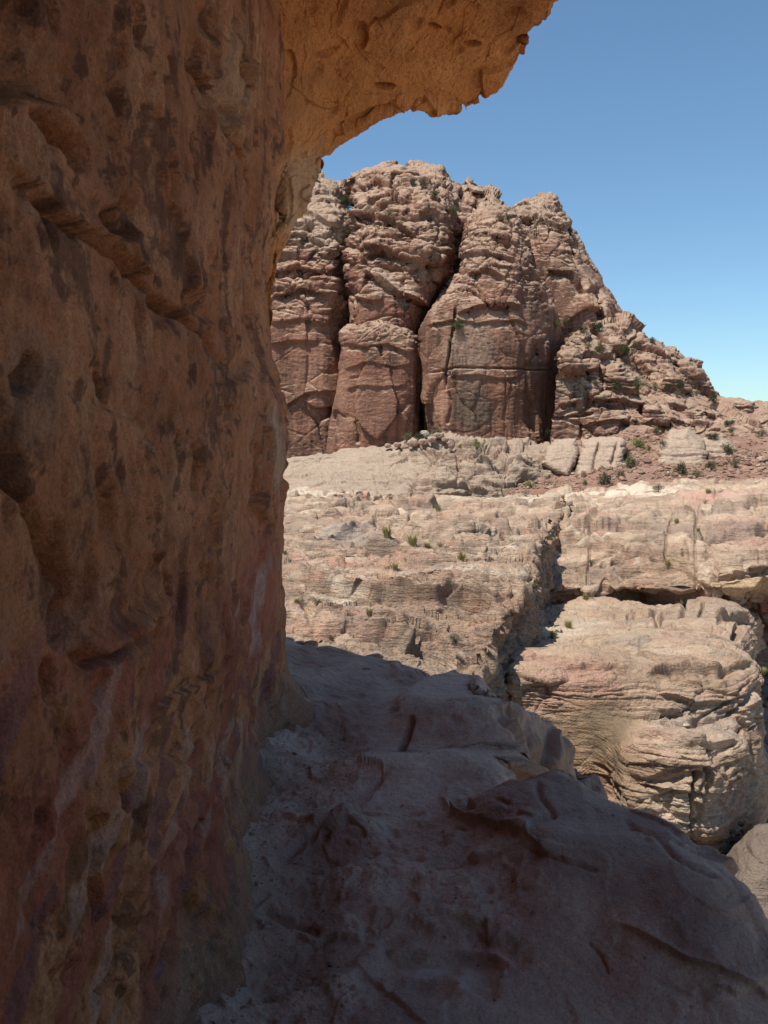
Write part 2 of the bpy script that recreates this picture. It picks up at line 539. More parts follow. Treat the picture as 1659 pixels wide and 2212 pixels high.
# ------------------------------------------------------------------ left wall of the path
def build_wall():
    e = 5.5
    # silhouette of the wall's far edge, read as heights at y = e
    EY = np.array([-900, -300, 0, 120, 230, 330, 365, 400, 480, 560, 640, 700, 760, 830, 875, 950, 1050, 1150, 1250, 1400, 1480, 1540, 1600, 1700, 1800])
    EX = np.array([622, 620, 615, 614, 613, 606, 590, 596, 597, 581, 580, 586, 590, 611, 626, 621, 611, 606, 601, 592, 590, 594, 598, 600, 600])
    q = at(EX, EY, e)
    zk, xk = q[::-1, 2], q[::-1, 0]
    n1 = int(420 * RES)
    inv = np.linspace(1 / 1.12, 1 / e, n1)
    ys = np.concatenate([np.linspace(-4, 1.1, 40), 1 / inv])
    zs = np.concatenate([np.linspace(-2.6, -1.95, 20), np.linspace(-1.94, 3.3, int(1150 * RES)), np.linspace(3.35, 9.5, 70)])
    nc = int(60 * RES)
    Yg, Zg = np.meshgrid(ys, zs)
    far = np.interp(zs, zk, xk)[:, None]
    far = np.where(zs[:, None] > 3.3, xk[-1], far)
    blend = sstep(2.2, 5.2, Yg)
    near = -0.60 + 0.02 * np.sin(Zg * 1.3)
    Xg = near * (1 - blend) + far * blend
    # foot that flares out on to the path
    fl = np.exp(-np.maximum(Zg + 1.75, 0) / 0.22)
    Xg = Xg + fl * (0.17 + 0.05 * np.sin(Yg * 2.3 + 1.0) + 0.05 * np.sin(Yg * 5.1))
    Xg = Xg - 0.05 * np.clip(Zg - 0.2, 0, 2) * (1 - blend)
    Xg = Xg + 3.2 * sstep(-1.2, -4.0, Yg) ** 1.3            # unseen bend added behind the viewer to darken wall and path
    P = np.stack([Xg, Yg, Zg], -1)
    # round the corner
    last = P[:, -1:, :]
    tt = np.linspace(0, 1, nc + 1)[1:]
    cx = -(tt ** 1.5) * 3.2; cy = 0.9 * np.sin(np.clip(tt * 2.2, 0, math.pi / 2)) * 0.9 + tt ** 2 * 1.2
    C = last + np.stack([cx, cy, 0 * cx], -1)[None]
    P = np.concatenate([P, C], 1)
    s = Sheet(P, toward=(3, 3, 0))
    p, sp = s.p, s.sp
    # broad scoops and slabs
    s.D += 0.055 * fbm(p * [1, 0.8, 0.55], 1.3, 3, seed=2)
    f1, f2, idc = worley(p * [1.6, 1.0, 0.55] + 0.35 * np.stack([pn(p * 1.1, 40), pn(p * 1.1, 41), pn(p * 1.1, 42)], -1), 3)
    s.D += 0.03 * (idc - 0.5) * sstep(0.0, 0.25, f2 - f1)
    atten = 0.45 + 0.55 * sstep(5.6, 3.5, p[:, 1])
    s.D *= atten
    s.push()
    # scallops, pits and flakes, all foreshortened from the path
    rough = sstep(-0.4, 0.5, fbm(p, 0.9, 2, seed=8)) * 0.7 + 0.3
    a = fbm(p * [1, 1, 0.7], 0.30, 6, 0.62, sp, seed=5)
    r = fbm(p * [1, 1, 0.6], 0.11, 4, 0.6, sp, seed=15, kind='b')
    s.D += rough * (0.034 * a - 0.024 * r) + 0.010 * fbm(p * [1, 1, 0.8], 0.05, 4, 0.7, sp, seed=17)
    f1, f2, idc = worley(p * [6, 5, 2.6] + 0.5 * np.stack([pn(p * 3, 40), pn(p * 3, 41), pn(p * 3, 42)], -1), 13)
    s.D += 0.3 * rough * 0.030 * (idc - 0.5) * sstep(0.0, 0.3, f2 - f1)
    s.D += facet(p, (0.6, 1.1, 0.9), 0.045, 6, 0.3) + rough * facet(p, (0.14, 0.24, 0.22), 0.016, 7, 0.4) + rough * facet(p, (0.05, 0.08, 0.07), 0.012, 8)
    pk = pn(p * [5, 4.2, 2.6], 60)
    s.D -= 0.055 * sstep(0.34, 0.56, pk) * sstep(-0.2, 0.4, pn(p * 1.3, 61))
    pk2 = pn(p * [13, 10, 7], 62)
    s.D -= 0.034 * sstep(0.30, 0.52, pk2) * sstep(-0.3, 0.3, pn(p * 2.3, 63))
    pk3 = pn(p * [26, 20, 15], 64)
    s.D -= 0.022 * sstep(0.28, 0.45, pk3) * sstep(-0.2, 0.3, pn(p * 3.1, 65))
    s.soften(3, 7)
    # what can be made out on this wall
    s.strokes([
        ('crack', [(-30, -120), (15, 90), (50, 220)], 55, 0.34), ('crack', [(5, 30), (40, 150), (75, 240), (165, 330), (178, 380)], 15, 0.14),
        ('step', [(-20, 345), (60, 400), (140, 470), (250, 520), (330, 620), (420, 690)], 22, 0.035),
        ('crack', [(60, 420), (150, 480), (260, 560), (350, 650), (430, 720), (520, 800)], 7, 0.06), ('crack', [(420, 40), (428, 160), (462, 230), (500, 320), (540, 420)], 5, 0.06),
        ('step', [(420, 60), (430, 160), (470, 210), (505, 300)], 12, 0.05),
        ('crack', [(497, 0), (500, 60), (505, 130), (515, 260), (520, 330)], 6, 0.10),
        ('crack', [(452, 165), (475, 215), (500, 262)], 12, 0.09),
        ('pit', (245, 480), (60, 40), 40, 0.05), ('pit', (275, 470), (40, 60), 10, 0.05),
        ('pit', (467, 745), (12, 42), -8, 0.09), ('pit', (500, 890), (9, 20), 0, 0.06),
        ('pit', (555, 590), (8, 40), 0, 0.09), ('pit', (430, 660), (60, 30), 35, 0.05),
        ('crack', [(0, 850), (30, 960), (50, 1060), (90, 1180), (140, 1290)], 16, 0.09),
        ('pit', (60, 810), (22, 60), 10, 0.08), ('pit', (120, 1330), (38, 85), 5, 0.13), ('pit', (240, 1400), (60, 22), -25, 0.07),
        ('ridge', [(140, 1420), (200, 1380), (290, 1320), (350, 1290)], 20, 0.05),
        ('crack', [(150, 1440), (260, 1400), (330, 1330)], 12, 0.06),
        ('pit', (90, 1470), (25, 60), 0, 0.08), ('pit', (525, 790), (25, 55), 20, 0.04),
        ('step', [(560, 900), (568, 1000), (545, 1090), (560, 1150)], 12, 0.05),
        ('step', [(560, 1180), (515, 1300), (500, 1400), (300, 1560)], 8, 0.03),
        ('step', [(575, 1080), (560, 1200), (545, 1330), (530, 1480)], 9, 0.04),
        ('crack', [(340, 1240), (345, 1290), (342, 1340)], 5, 0.05),
        ('crack', [(430, 1640), (395, 1740), (380, 1800), (310, 1960), (190, 2190)], 8, 0.04),
        ('crack', [(425, 1770), (410, 1810)], 6, 0.08), ('crack', [(385, 1900), (370, 1960)], 7, 0.08),
        ('step', [(540, 1500), (470, 1700), (430, 1850), (370, 2020), (300, 2200)], 14, 0.025),
        ('step', [(390, 1560), (330, 1800), (250, 2000)], 16, 0.03),
    ], jit=7)
    vz = fbm(p * [1, 0.75, 0.6], 0.30, 8, 0.74, seed=92)
    s.color(sstep(0.12, 0.24, vz), (0.10, 0.040, 0.02), 0.72)
    s.color(sstep(0.16, 0.30, -fbm(p * [1, 0.75, 0.6], 0.22, 8, 0.74, seed=93)), (0.58, 0.30, 0.15), 0.5)
    s.color(sstep(0.20, 0.27, fbm(p * [1, 0.8, 0.7], 0.10, 6, 0.7, seed=94)), (0.08, 0.034, 0.02), 0.7)
    # colours of the bands near the foot
    X, Y = s.jitter(14, 77)
    band = sstep(1150, 1500, Y + 0.35 * (X - 300))
    v = pn(np.stack([p[:, 1] * 1.2 + p[:, 2] * 0.8, p[:, 1] * 0.3, p[:, 2] * 2.0 - p[:, 1] * 1.5], -1) * 1.6, 70)
    s.color(sstep(-0.05, 0.10, v) * band, (0.34, 0.085, 0.055), 0.7)
    v2 = pn(np.stack([p[:, 1], p[:, 1] * 0.5, p[:, 2] * 3.0 - p[:, 1] * 2.2], -1) * 2.4, 71)
    s.color(sstep(0.32, 0.40, v2) * band, (0.52, 0.36, 0.29), 0.42)
    s.color(sstep(0.26, 0.34, -v2) * band, (0.20, 0.085, 0.09), 0.7)
    s.color(s.blob(545, 1300, 40, 170, 0.4, 12, ang=8), (0.42, 0.13, 0.07), 0.75)
    s.color(s.blob(540, 1330, 14, 150, 0.5, 16, seed=19, ang=10), (0.50, 0.39, 0.34), 0.6)
    s.color(s.blob(585, 960, 22, 110, 0.5, 10), (0.60, 0.42, 0.29), 0.6)
    s.color(s.blob(495, 160, 40, 150, 0.4, 14), (0.50, 0.31, 0.18), 0.5)
    s.color(sstep(-1.35, -1.62, p[:, 2] + 0.1 * pn(p * 3, 12)), (0.40, 0.225, 0.145), 0.6)
    s.color(s.blob(60, 850, 60, 150, 0.5, 20), (0.30, 0.19, 0.13), 0.5)
    return structure(join([s], "rock_wall", M_WALL, buf=False), "tall brown sandstone wall with vertical flutes and dark pits beside the path")
build_wall()

# ------------------------------------------------------------------ overhang above the path
def build_ceiling():
    z = at_z
    R = [
        [(-1.2, -5, 2.7), (-0.3, -5, 2.85), (0.3, -5, 2.95), (0.75, -5, 3.05)],
        [(-1.2, 0, 2.7), (-0.3, 0, 2.85), (0.3, 0, 2.95), (0.8, 0, 3.05)],
        [(-1.2, 3.2, 2.75), (-0.3, 3.3, 2.85), (0.5, 3.4, 2.95), (1.15, 3.6, 3.05)],
        [tuple(z(420, -220, 2.65)), tuple(z(760, -220, 2.8)), tuple(z(1060, -210, 2.9)), tuple(z(1390, -200, 3.0))],
        [tuple(z(540, 20, 2.5)), tuple(z(760, 10, 2.72)), tuple(z(960, 0, 2.85)), tuple(z(1196, 5, 2.95))],
        [tuple(z(545, 150, 2.2)), tuple(z(720, 130, 2.55)), tuple(z(900, 120, 2.72)), tuple(z(1130, 105, 2.85))],
        [tuple(z(550, 250, 1.95)), tuple(z(690, 220, 2.35)), tuple(z(850, 180, 2.6)), tuple(z(1075, 195, 2.75))],
        [tuple(z(555, 310, 1.85)), tuple(z(670, 265, 2.2)), tuple(z(820, 215, 2.5)), tuple(z(1005, 232, 2.65))],
        [tuple(z(555, 360, 1.75)), tuple(z(650, 310, 2.05)), tuple(z(730, 270, 2.3)), tuple(z(880, 218, 2.55))],
        [tuple(z(555, 420, 1.62)), tuple(z(620, 380, 1.85)), tuple(z(670, 345, 2.05)), tuple(z(740, 302, 2.35))],
        [tuple(z(555, 490, 1.45)), tuple(z(590, 450, 1.58)), tuple(z(625, 420, 1.75)), tuple(z(688, 338, 2.15))],
        [tuple(z(555, 600, 1.15)), tuple(z(575, 560, 1.2)), tuple(z(598, 520, 1.35)), tuple(z(655, 425, 1.8))],
        [tuple(at(535, 800, 6.4)), tuple(at(545, 780, 6.3)), tuple(at(560, 720, 6.2)), tuple(z(600, 505, 1.42))],
        [tuple(at(520, 1150, 6.5)), tuple(at(530, 1100, 6.4)), tuple(at(545, 1000, 6.3)), tuple(at(568, 800, 6.2))],
    ]
    R = [[np.array(c, float) for c in r] for r in R]
    for r in R:
        l = r[-1]
        r.append(l + np.array([0.05, 0.06, 0.30]))
        r.append(l + np.array([-0.05, 0.0, 1.2]))
        r.append(l + np.array([-1.3, -0.6, 6.5]))
    P = net(R, step=2.0, space='world')
    s = Sheet(P, toward=(0.3, 3, 0.5))
    s.D += 0.07 * fbm(s.p, 1.2, 3, seed=21)
    s.push()
    p, sp = s.p, s.sp
    f1, f2, idc = worley(p * [2.2, 1.6, 2.6] + 0.3 * np.stack([pn(p * 1.6, 40), pn(p * 1.6, 41), pn(p * 1.6, 42)], -1), 3)
    s.D += facet(p, (0.55, 0.7, 0.4), 0.036, 4) + facet(p, (0.2, 0.25, 0.15), 0.014, 5)
    s.D += 0.020 * fbm(p, 0.25, 6, 0.58, sp, seed=25) + 0.008 * fbm(p, 0.06, 3, 0.6, sp, seed=26, kind='b')
    pk = pn(p * 5.5, 60)
    s.D -= 0.03 * sstep(0.35, 0.6, pk)
    jl = np.argmax(s.P[..., 0] + 0.8 * s.P[..., 1] + 0.25 * s.P[..., 2] * (s.P[..., 2] < 3.0), axis=1)
    lip = np.exp(-((np.arange(s.sh[1])[None] - jl[:, None]) / 30.0) ** 2)
    s.D *= (1 - 0.8 * lip).reshape(-1).astype(np.float32)
    s.soften(3, 3)
    s.strokes([('pit', (1020, 100), (24, 12), 0, 0.12), ('pit', (830, 182), (28, 10), 0, 0.08), ('pit', (700, 110), (30, 12), -10, 0.05),
               ('ridge', [(720, 290), (800, 245), (880, 222)], 6, 0.05), ('pit', (940, 60), (20, 9), 20, 0.08),
               ('step', [(720, 330), (680, 400), (640, 480)], 25, 0.05), ('pit', (770, 60), (26, 20), 10, 0.05)], jit=5)
    s.color(s.blob(640, 420, 70, 110, 0.5, 12, ang=20), (0.55, 0.37, 0.22), 0.7)
    s.color(sstep(0.1, 0.5, fbm(p, 0.8, 4, seed=33)), (0.28, 0.12, 0.05), 0.55)
    return structure(join([s], "rock_ceiling", M_CEIL, buf=False), "ochre sandstone overhang jutting out above the path")
build_ceiling()

# ------------------------------------------------------------------ the path on its ledge
def build_path():
    ky = np.array([-5, 1.5, 2.4, 2.65, 2.85, 3.15, 3.42, 3.56, 3.75, 4.1, 4.46, 4.54, 4.65, 4.85, 5.2, 5.38, 5.5, 5.65, 6.1, 6.4, 6.9, 7.1, 7.5, 8.4])
    kx = np.array([1.4, 1.25, 1.14, 1.12, 1.09, 1.04, 0.79, 0.62, 0.54, 0.52, 0.54, 1.22, 1.26, 1.28, 1.26, 1.02, 0.70, 0.50, 0.30, 0.12, -0.38, -0.56, -0.98, -1.9])
    nv = int(560 * RES)
    ys = np.concatenate([np.linspace(-5, 2.0, 40), 1 / np.linspace(1 / 2.03, 1 / 8.4, nv)])
    xr = np.interp(ys, ky, kx)
    ker = np.hanning(7); ker /= ker.sum()
    xr = np.convolve(np.pad(xr, 3, mode='edge'), ker, 'valid')
    nu, nd = int(520 * RES), int(150 * RES)
    u = np.linspace(0, 1, nu)
    Xg = -1.15 + (xr[:, None] + 1.15) * u[None] - 0
    far = sstep(5.5, 8.0, ys)[:, None]
    Xg = Xg * 1.0 - far * 1.6 * (1 - u[None])
    Yg = np.repeat(ys[:, None], nu, 1)
    def height(x, y):
        z = -1.66 - 0.022 * (y - 3.0) + 0.0 * x
        def hump(cx, cy, rx, ry, h, pw=2.0, ang=0.0):
            ca, sa = math.cos(ang), math.sin(ang)
            dx, dy = x - cx, y - cy
            e = (np.abs((dx * ca + dy * sa) / rx) ** 2 + np.abs((-dx * sa + dy * ca) / ry) ** 2) ** (pw / 2)
            return h * np.exp(-e)
        q = np.stack([x, y, 0 * x], -1).reshape(-1, 3)
        wob = (0.10 * fbm(q, 0.6, 3, seed=4)).reshape(x.shape)
        y = y + wob; x = x + wob
        z = z + hump(0.86, 3.12, 0.50, 0.56, 0.24, 3.6, 0.35)
        z = z + hump(0.52, 3.48, 0.30, 0.18, 0.08, 2.5, -0.3)
        z = z + hump(1.10, 2.55, 0.30, 0.26, 0.15, 3.0, 0.2)
        z = z + hump(0.55, 5.22, 0.50, 0.70, 0.15, 8.0)
        z = z + hump(-0.20, 3.55, 0.20, 0.13, 0.08, 2.5, -0.5) + hump(0.10, 3.0, 0.35, 0.16, 0.05, 2.2, -0.4)
        z = z + hump(0.30, 2.62, 0.15, 0.07, -0.04, 2.5) + hump(0.12, 2.78, 0.22, 0.05, 0.05, 2.2, -0.15)
        z = z + hump(-0.30, 2.9, 0.16, 0.9, -0.05, 2.5) + hump(-0.35, 4.6, 0.18, 0.6, -0.05, 2.5)
        z = z + hump(0.05, 6.0, 0.6, 0.5, 0.03, 2.5) + hump(0.15, 4.25, 0.5, 0.16, 0.05, 3.0, -0.3)
        z = z + hump(-0.75, 5.6, 0.25, 0.5, 0.10)
        blk = sstep(4.40, 4.52, y) * sstep(6.1, 5.6, y)
        drop = 0.95 * np.maximum(0, x - 0.66 - 0.10 * np.sin(y * 9.0)) ** 1.05
        z = z - blk * drop
        return z
    Zg = height(Xg, Yg)
    # outer face dropping away
    w = np.linspace(0, 1, nd + 1)[1:]
    r = 0.10 - 0.05 * (sstep(4.4, 4.6, ys) * sstep(7.0, 6.0, ys))[:, None]
    ang = np.clip(w / 0.22, 0, 1) * math.pi / 2
    ox = r * np.sin(ang)[None] + (np.clip((w - 0.22) / 0.78, 0, 1) * 0.12)[None]
    oz = -r * (1 - np.cos(ang))[None] - ((np.clip((w - 0.22) / 0.78, 0, 1) ** 1.4) * 6.0)[None]
    top = np.stack([Xg, Yg, Zg], -1)
    edge = top[:, -1]
    tang = np.gradient(edge[:, :2], axis=0)
    nrm = np.stack([tang[:, 1], -tang[:, 0]], -1); nrm /= np.linalg.norm(nrm, axis=1, keepdims=True) + 1e-9
    for k in range(2):
        nrm = np.stack([np.convolve(np.pad(nrm[:, c], 12, mode='edge'), np.hanning(25) / np.hanning(25).sum(), 'valid') for c in (0, 1)], -1)
    wall = np.zeros((len(ys), nd, 3))
    wall[..., 0] = edge[:, None, 0] + nrm[:, None, 0] * ox
    wall[..., 1] = edge[:, None, 1] + nrm[:, None, 1] * ox
    wall[..., 2] = edge[:, None, 2] + oz
    P = np.concatenate([top, wall], 1)
    # the far end falls away as well
    e0 = P[-1]
    tail = []
    for k in range(1, 30):
        t = k / 29.0
        q = e0.copy(); q[:, 1] += 0.35 * math.sin(min(1, t * 3) * math.pi / 2); q[:, 2] -= 4.0 * t ** 1.5
        tail.append(q)
    P = np.concatenate([P, np.array(tail)], 0)
    s = Sheet(P, toward=(0.5, 3, 6))
    p, sp = s.p, s.sp
    s.D += 0.045 * fbm(p, 0.9, 3, seed=31)
    s.push()
    p = s.p
    rough = sstep(-0.15, 0.45, fbm(p, 0.7, 3, seed=35))
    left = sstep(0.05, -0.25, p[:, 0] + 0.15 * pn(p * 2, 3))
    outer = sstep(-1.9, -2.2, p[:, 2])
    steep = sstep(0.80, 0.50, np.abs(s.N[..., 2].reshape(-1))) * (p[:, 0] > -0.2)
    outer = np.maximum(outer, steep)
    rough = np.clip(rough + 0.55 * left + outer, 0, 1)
    s.D += (0.006 + 0.034 * rough) * fbm(p * [1, 0.8, 1.2], 0.30, 6, 0.6, sp, seed=36)
    s.D += 0.012 * fbm(p * [0.6, 1.2, 1], 0.22, 3, 0.5, sp, seed=39)
    s.D += 0.010 * rough * fbm(p, 0.07, 4, 0.65, sp, seed=37, kind='b')
    f1, f2, idc = worley(p * [2.0, 2.6, 2.0] + 0.35 * np.stack([pn(p * 2, 40), pn(p * 2, 41), pn(p * 2, 42)], -1), 8)
    s.D += (idc - 0.5) * 0.05 * sstep(0.0, 0.18, f2 - f1) * (0.25 + 0.75 * outer)
    pk = pn(p * 9, 60)
    s.D -= 0.022 * sstep(0.42, 0.62, pk) * (0.3 + rough * 0.7)
    s.D += facet(p, (0.42, 0.34, 0.2), 0.030, 9) * (0.35 + 0.65 * rough) + rough * facet(p, (0.13, 0.11, 0.08), 0.016, 10) + outer * facet(p, (0.3, 0.3, 0.22), 0.08, 11, 0.25, 0.02)
    lam = layers(p[:, 2] / 0.09 + 1.2 * pn(p * 1.2, 50) + 6, 1)
    s.D += 0.008 * lam * sstep(1.0, 0.3, np.abs(s.N[..., 2].reshape(-1)))
    s.soften(3, 3)
    s.strokes([
        ('crack', [(850, 1665), (815, 1700), (750, 1730), (690, 1775), (650, 1830), (600, 1870)], 6, 0.025),
        ('step', [(650, 1860), (690, 1800), (760, 1755), (830, 1735)], 9, 0.022),
        ('crack', [(888, 1545), (880, 1590), (862, 1625)], 7, 0.09),
        ('step', [(940, 1722), (985, 1757), (1040, 1768), (1090, 1780), (1140, 1806), (1200, 1860)], 26, 0.045),
        ('pit', (1000, 1745), (40, 14), 10, 0.05), ('pit', (1090, 1735), (20, 8), 0, 0.03),
        ('crack', [(1160, 1680), (1165, 1720), (1200, 1770)], 6, 0.02),
        ('crack', [(1130, 1830), (1210, 1860), (1300, 1885)], 4, 0.015),
        ('crack', [(1090, 1790), (1130, 1800), (1180, 1840)], 5, 0.02),
        ('crack', [(1340, 1760), (1400, 1800), (1470, 1860), (1560, 1900)], 6, 0.02),
        ('step', [(1320, 1990), (1390, 2010), (1480, 2060), (1560, 2080), (1700, 2160)], 20, 0.022),
        ('step', [(820, 2060), (900, 2055), (1000, 2070), (1110, 2090)], 16, 0.04),
        ('pit', (1045, 2120), (48, 38), 30, 0.025), ('pit', (930, 2130), (80, 30), 10, 0.03),
        ('crack', [(560, 1960), (640, 2010), (700, 2030)], 8, 0.03), ('pit', (700, 1800), (16, 26), 0, 0.03),
        ('crack', [(1270, 2030), (1300, 2060), (1310, 2100)], 4, 0.012),
        ('ridge', [(700, 2150), (780, 2080), (830, 2040)], 22, 0.02),
        ('step', [(1060, 1640), (1130, 1650), (1270, 1692)], 8, -0.03),
    ], jit=6)
    q2 = fbm(p, 0.55, 4, seed=44)
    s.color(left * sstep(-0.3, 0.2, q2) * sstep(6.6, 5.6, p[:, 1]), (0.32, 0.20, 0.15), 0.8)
    s.color(sstep(0.1, 0.5, q2) * (1 - left), (0.55, 0.415, 0.34), 0.5)
    s.color(sstep(0.2, 0.6, fbm(p * [1, 0.7, 1], 0.5, 4, seed=48)) * (1 - left), (0.29, 0.205, 0.175), 0.55)
    s.color(s.blob(1300, 1820, 330, 130, 0.35, 20, ang=22) * sstep(3.9, 3.7, p[:, 1]), (0.31, 0.225, 0.185), 0.6)
    s.color(s.blob(1540, 2030, 150, 70, 0.4, 20, ang=25), (0.28, 0.205, 0.185), 0.6)
    s.color(s.blob(930, 2085, 50, 20, 0.6, 14), (0.55, 0.52, 0.50), 0.6)
    s.color(s.blob(690, 1420, 110, 25, 0.4, 8), (0.40, 0.26, 0.19), 0.8)
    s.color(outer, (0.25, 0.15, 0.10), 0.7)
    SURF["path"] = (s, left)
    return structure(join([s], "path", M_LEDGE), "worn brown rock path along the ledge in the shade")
build_path()

# ------------------------------------------------------------------ pale bench beyond the path
def build_bench():
    T = [
        [(300, 1560, 10.0), (700, 1580, 10.5), (900, 1600, 11), (990, 1612, 11.5), (1025, 1620, 11.8)],
        [(300, 1378, 13.5), (700, 1405, 14.2), (900, 1450, 14.2), (1000, 1476, 14.0), (1036, 1476, 14.4)],
        [(300, 1352, 17), (700, 1372, 17), (900, 1405, 17), (1000, 1420, 16.6), (1046, 1419, 16.6)],
        [(300, 1322, 19.5), (700, 1338, 19.5), (900, 1352, 19.3), (1000, 1362, 19), (1068, 1364, 19.0)],
        [(300, 1296, 21.5), (700, 1312, 21.5), (900, 1325, 21.3), (1000, 1330, 21.3), (1089, 1325, 21.3)],
        [(300, 1262, 23.2), (700, 1276, 23.0), (900, 1292, 22.6), (1020, 1296, 22.8), (1110, 1292, 23.6)],
        [(300, 1225, 27), (700, 1232, 27), (900, 1244, 26.5), (1030, 1252, 26.0), (1132, 1266, 25.8)],
        [(300, 1216, 29), (700, 1222, 29), (900, 1232, 28.5), (1040, 1242, 28.0), (1149, 1262, 27.6)],
        [(300, 1200, 31.5), (700, 1205, 31.5), (900, 1212, 31), (1030, 1222, 30), (1136, 1242, 29.8)],
        [(300, 1165, 39), (700, 1168, 39), (900, 1180, 38), (1040, 1185, 37), (1146, 1192, 36.5)],
        [(300, 1130, 51), (700, 1132, 51), (900, 1140, 50), (1060, 1146, 49), (1180, 1148, 48)],
        [(300, 1100, 68), (700, 1102, 68), (900, 1108, 67), (1060, 1110, 66), (1212, 1112, 65)],
        [(300, 1072, 95), (700, 1078, 95), (900, 1088, 98), (1060, 1086, 100), (1230, 1084, 96)],
        [(300, 1060, 118), (700, 1068, 118), (860, 1082, 122), (1060, 1080, 126), (1240, 1076, 120)],
        [(300, 1100, 150), (700, 1100, 150), (860, 1110, 150), (1060, 1110, 150), (1240, 1110, 150)],
    ]
    bulge = [30, 42, 38, 26, 20, 18, 18, 16, 10, 10, 8, 6, 4, 3, 2]
    R = []
    for row, bl in zip(T, bulge):
        X, Y, d = row[-1]
        h = FPX / d / K
        R.append(row + [(X + 0.30 * bl, Y + 0.35 * h, d + 0.1), (X + 0.7 * bl, Y + 1.6 * h, d + 0.25), (X + bl, Y + 3.0 * h, d + 0.35), (X + bl + 6, Y + 9 * h, d + 0.6)])
    s = Sheet(net(R, 1.3), toward=(0, 0, 6))
    mx = s.X.reshape(s.sh)
    s.colsplit = int(np.median(np.argmax(mx[10:-40] * 0 + (np.abs(np.gradient(s.P[10:-40, :, 2], axis=1)) > 1.2 * np.abs(np.gradient(s.P[10:-40, :, 0], axis=1))), axis=1)))
    p = s.p
    lod = np.clip(s.f / 25.0, 0.6, 3.2)
    # large rolling forms
    s.D += (0.55 * fbm(p * [0.5, 1, 1], 9.0, 3, seed=51) * np.clip(s.f / 40, 0.35, 1.1)).astype(np.float32)
    s.push(); p, sp = s.p, s.sp
    wx = np.stack([pn(p * 0.25, 40), pn(p * 0.25, 41), pn(p * 0.25, 42)], -1)
    f1, f2, idc = worley(p * np.array([0.16, 0.30, 0.5]) + 0.45 * wx, 3)
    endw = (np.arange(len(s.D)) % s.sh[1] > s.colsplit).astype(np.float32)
    s.D += 0.45 * (idc - 0.45) * sstep(0.0, 0.22, f2 - f1) * np.clip(s.f / 30, 0.6, 1.2) * (1 - 0.8 * endw)
    s.push(); p = s.p
    zz = p[:, 2] + 0.05 * p[:, 0] + 0.6 * fbm(p * [0.6, 1, 1], 6.0, 3, seed=52)
    mod = 0.5 + 0.5 * sstep(-0.4, 0.4, fbm(p, 5.0, 2, seed=56))
    s.D += 0.26 * mod * layers(zz / 0.42, 0) + 0.09 * layers(zz / 0.13 + 3, 1) * np.clip(2.0 - s.f / 30, 0.2, 1)
    endw = (np.arange(len(s.D)) % s.sh[1] > s.colsplit).astype(np.float32)
    s.D += (facet(p, (4.5, 2.2, 1.1), 0.34, 12, 0.3, 0.10) * np.clip(s.f / 25, 0.6, 1.6) + facet(p, (1.3, 0.8, 0.4), 0.17, 13)) * (1 - 0.75 * endw)
    nearw = sstep(45, 25, s.f)
    s.D += (0.10 * lod * fbm(p * [0.30, 0.9, 1.4], 1.5, 5, 0.58, sp, seed=53)).astype(np.float32)
    s.D += 0.15 * fbm(p * [0.8, 1, 1.2], 0.6, 6, 0.68, sp, seed=54) + 0.07 * fbm(p * [0.25, 1, 1.5], 0.35, 3, 0.6, sp, seed=55, kind='b')
    pk = pn(p * [2.0, 2.6, 3.0], 60)
    s.D -= 0.12 * sstep(0.42, 0.62, pk) * sstep(0.1, 0.5, pn(p * 0.3, 61))
    raw = s.D.copy(); s.soften(5, 3)
    fr = np.maximum(sstep(26, 42, s.f), np.maximum(sstep(20, 16.5, s.f) * sstep(930, 1000, s.X), endw)); s.D = (raw * (1 - fr) + s.D * fr).astype(np.float32)
    ter = layers(8.5 * np.log(s.f) + 5.0 * fbm(p * [0.45, 1, 0], 11.0, 4, 0.55, seed=57), 2)
    s.D += (0.30 * np.clip(s.f / 25, 0.6, 2.6) * ter * (1 - endw) * (0.3 + 0.7 * mod)).astype(np.float32)
    s.D -= (0.36 * nearw * bedding(s, 200, 1.3) + 0.70 * (1 - nearw) * bedding(s, 210, 0.42)).astype(np.float32)
    s.D *= 1 - 0.55 * endw * sstep(22, 17, s.f)
    s.D *= (1 - 0.6 * sstep(20, 16.5, s.f) * sstep(930, 1000, s.X)).astype(np.float32)
    raw = s.D.copy(); s.soften(3, 3)
    s.D = (raw * (1 - fr) + s.D * fr).astype(np.float32)
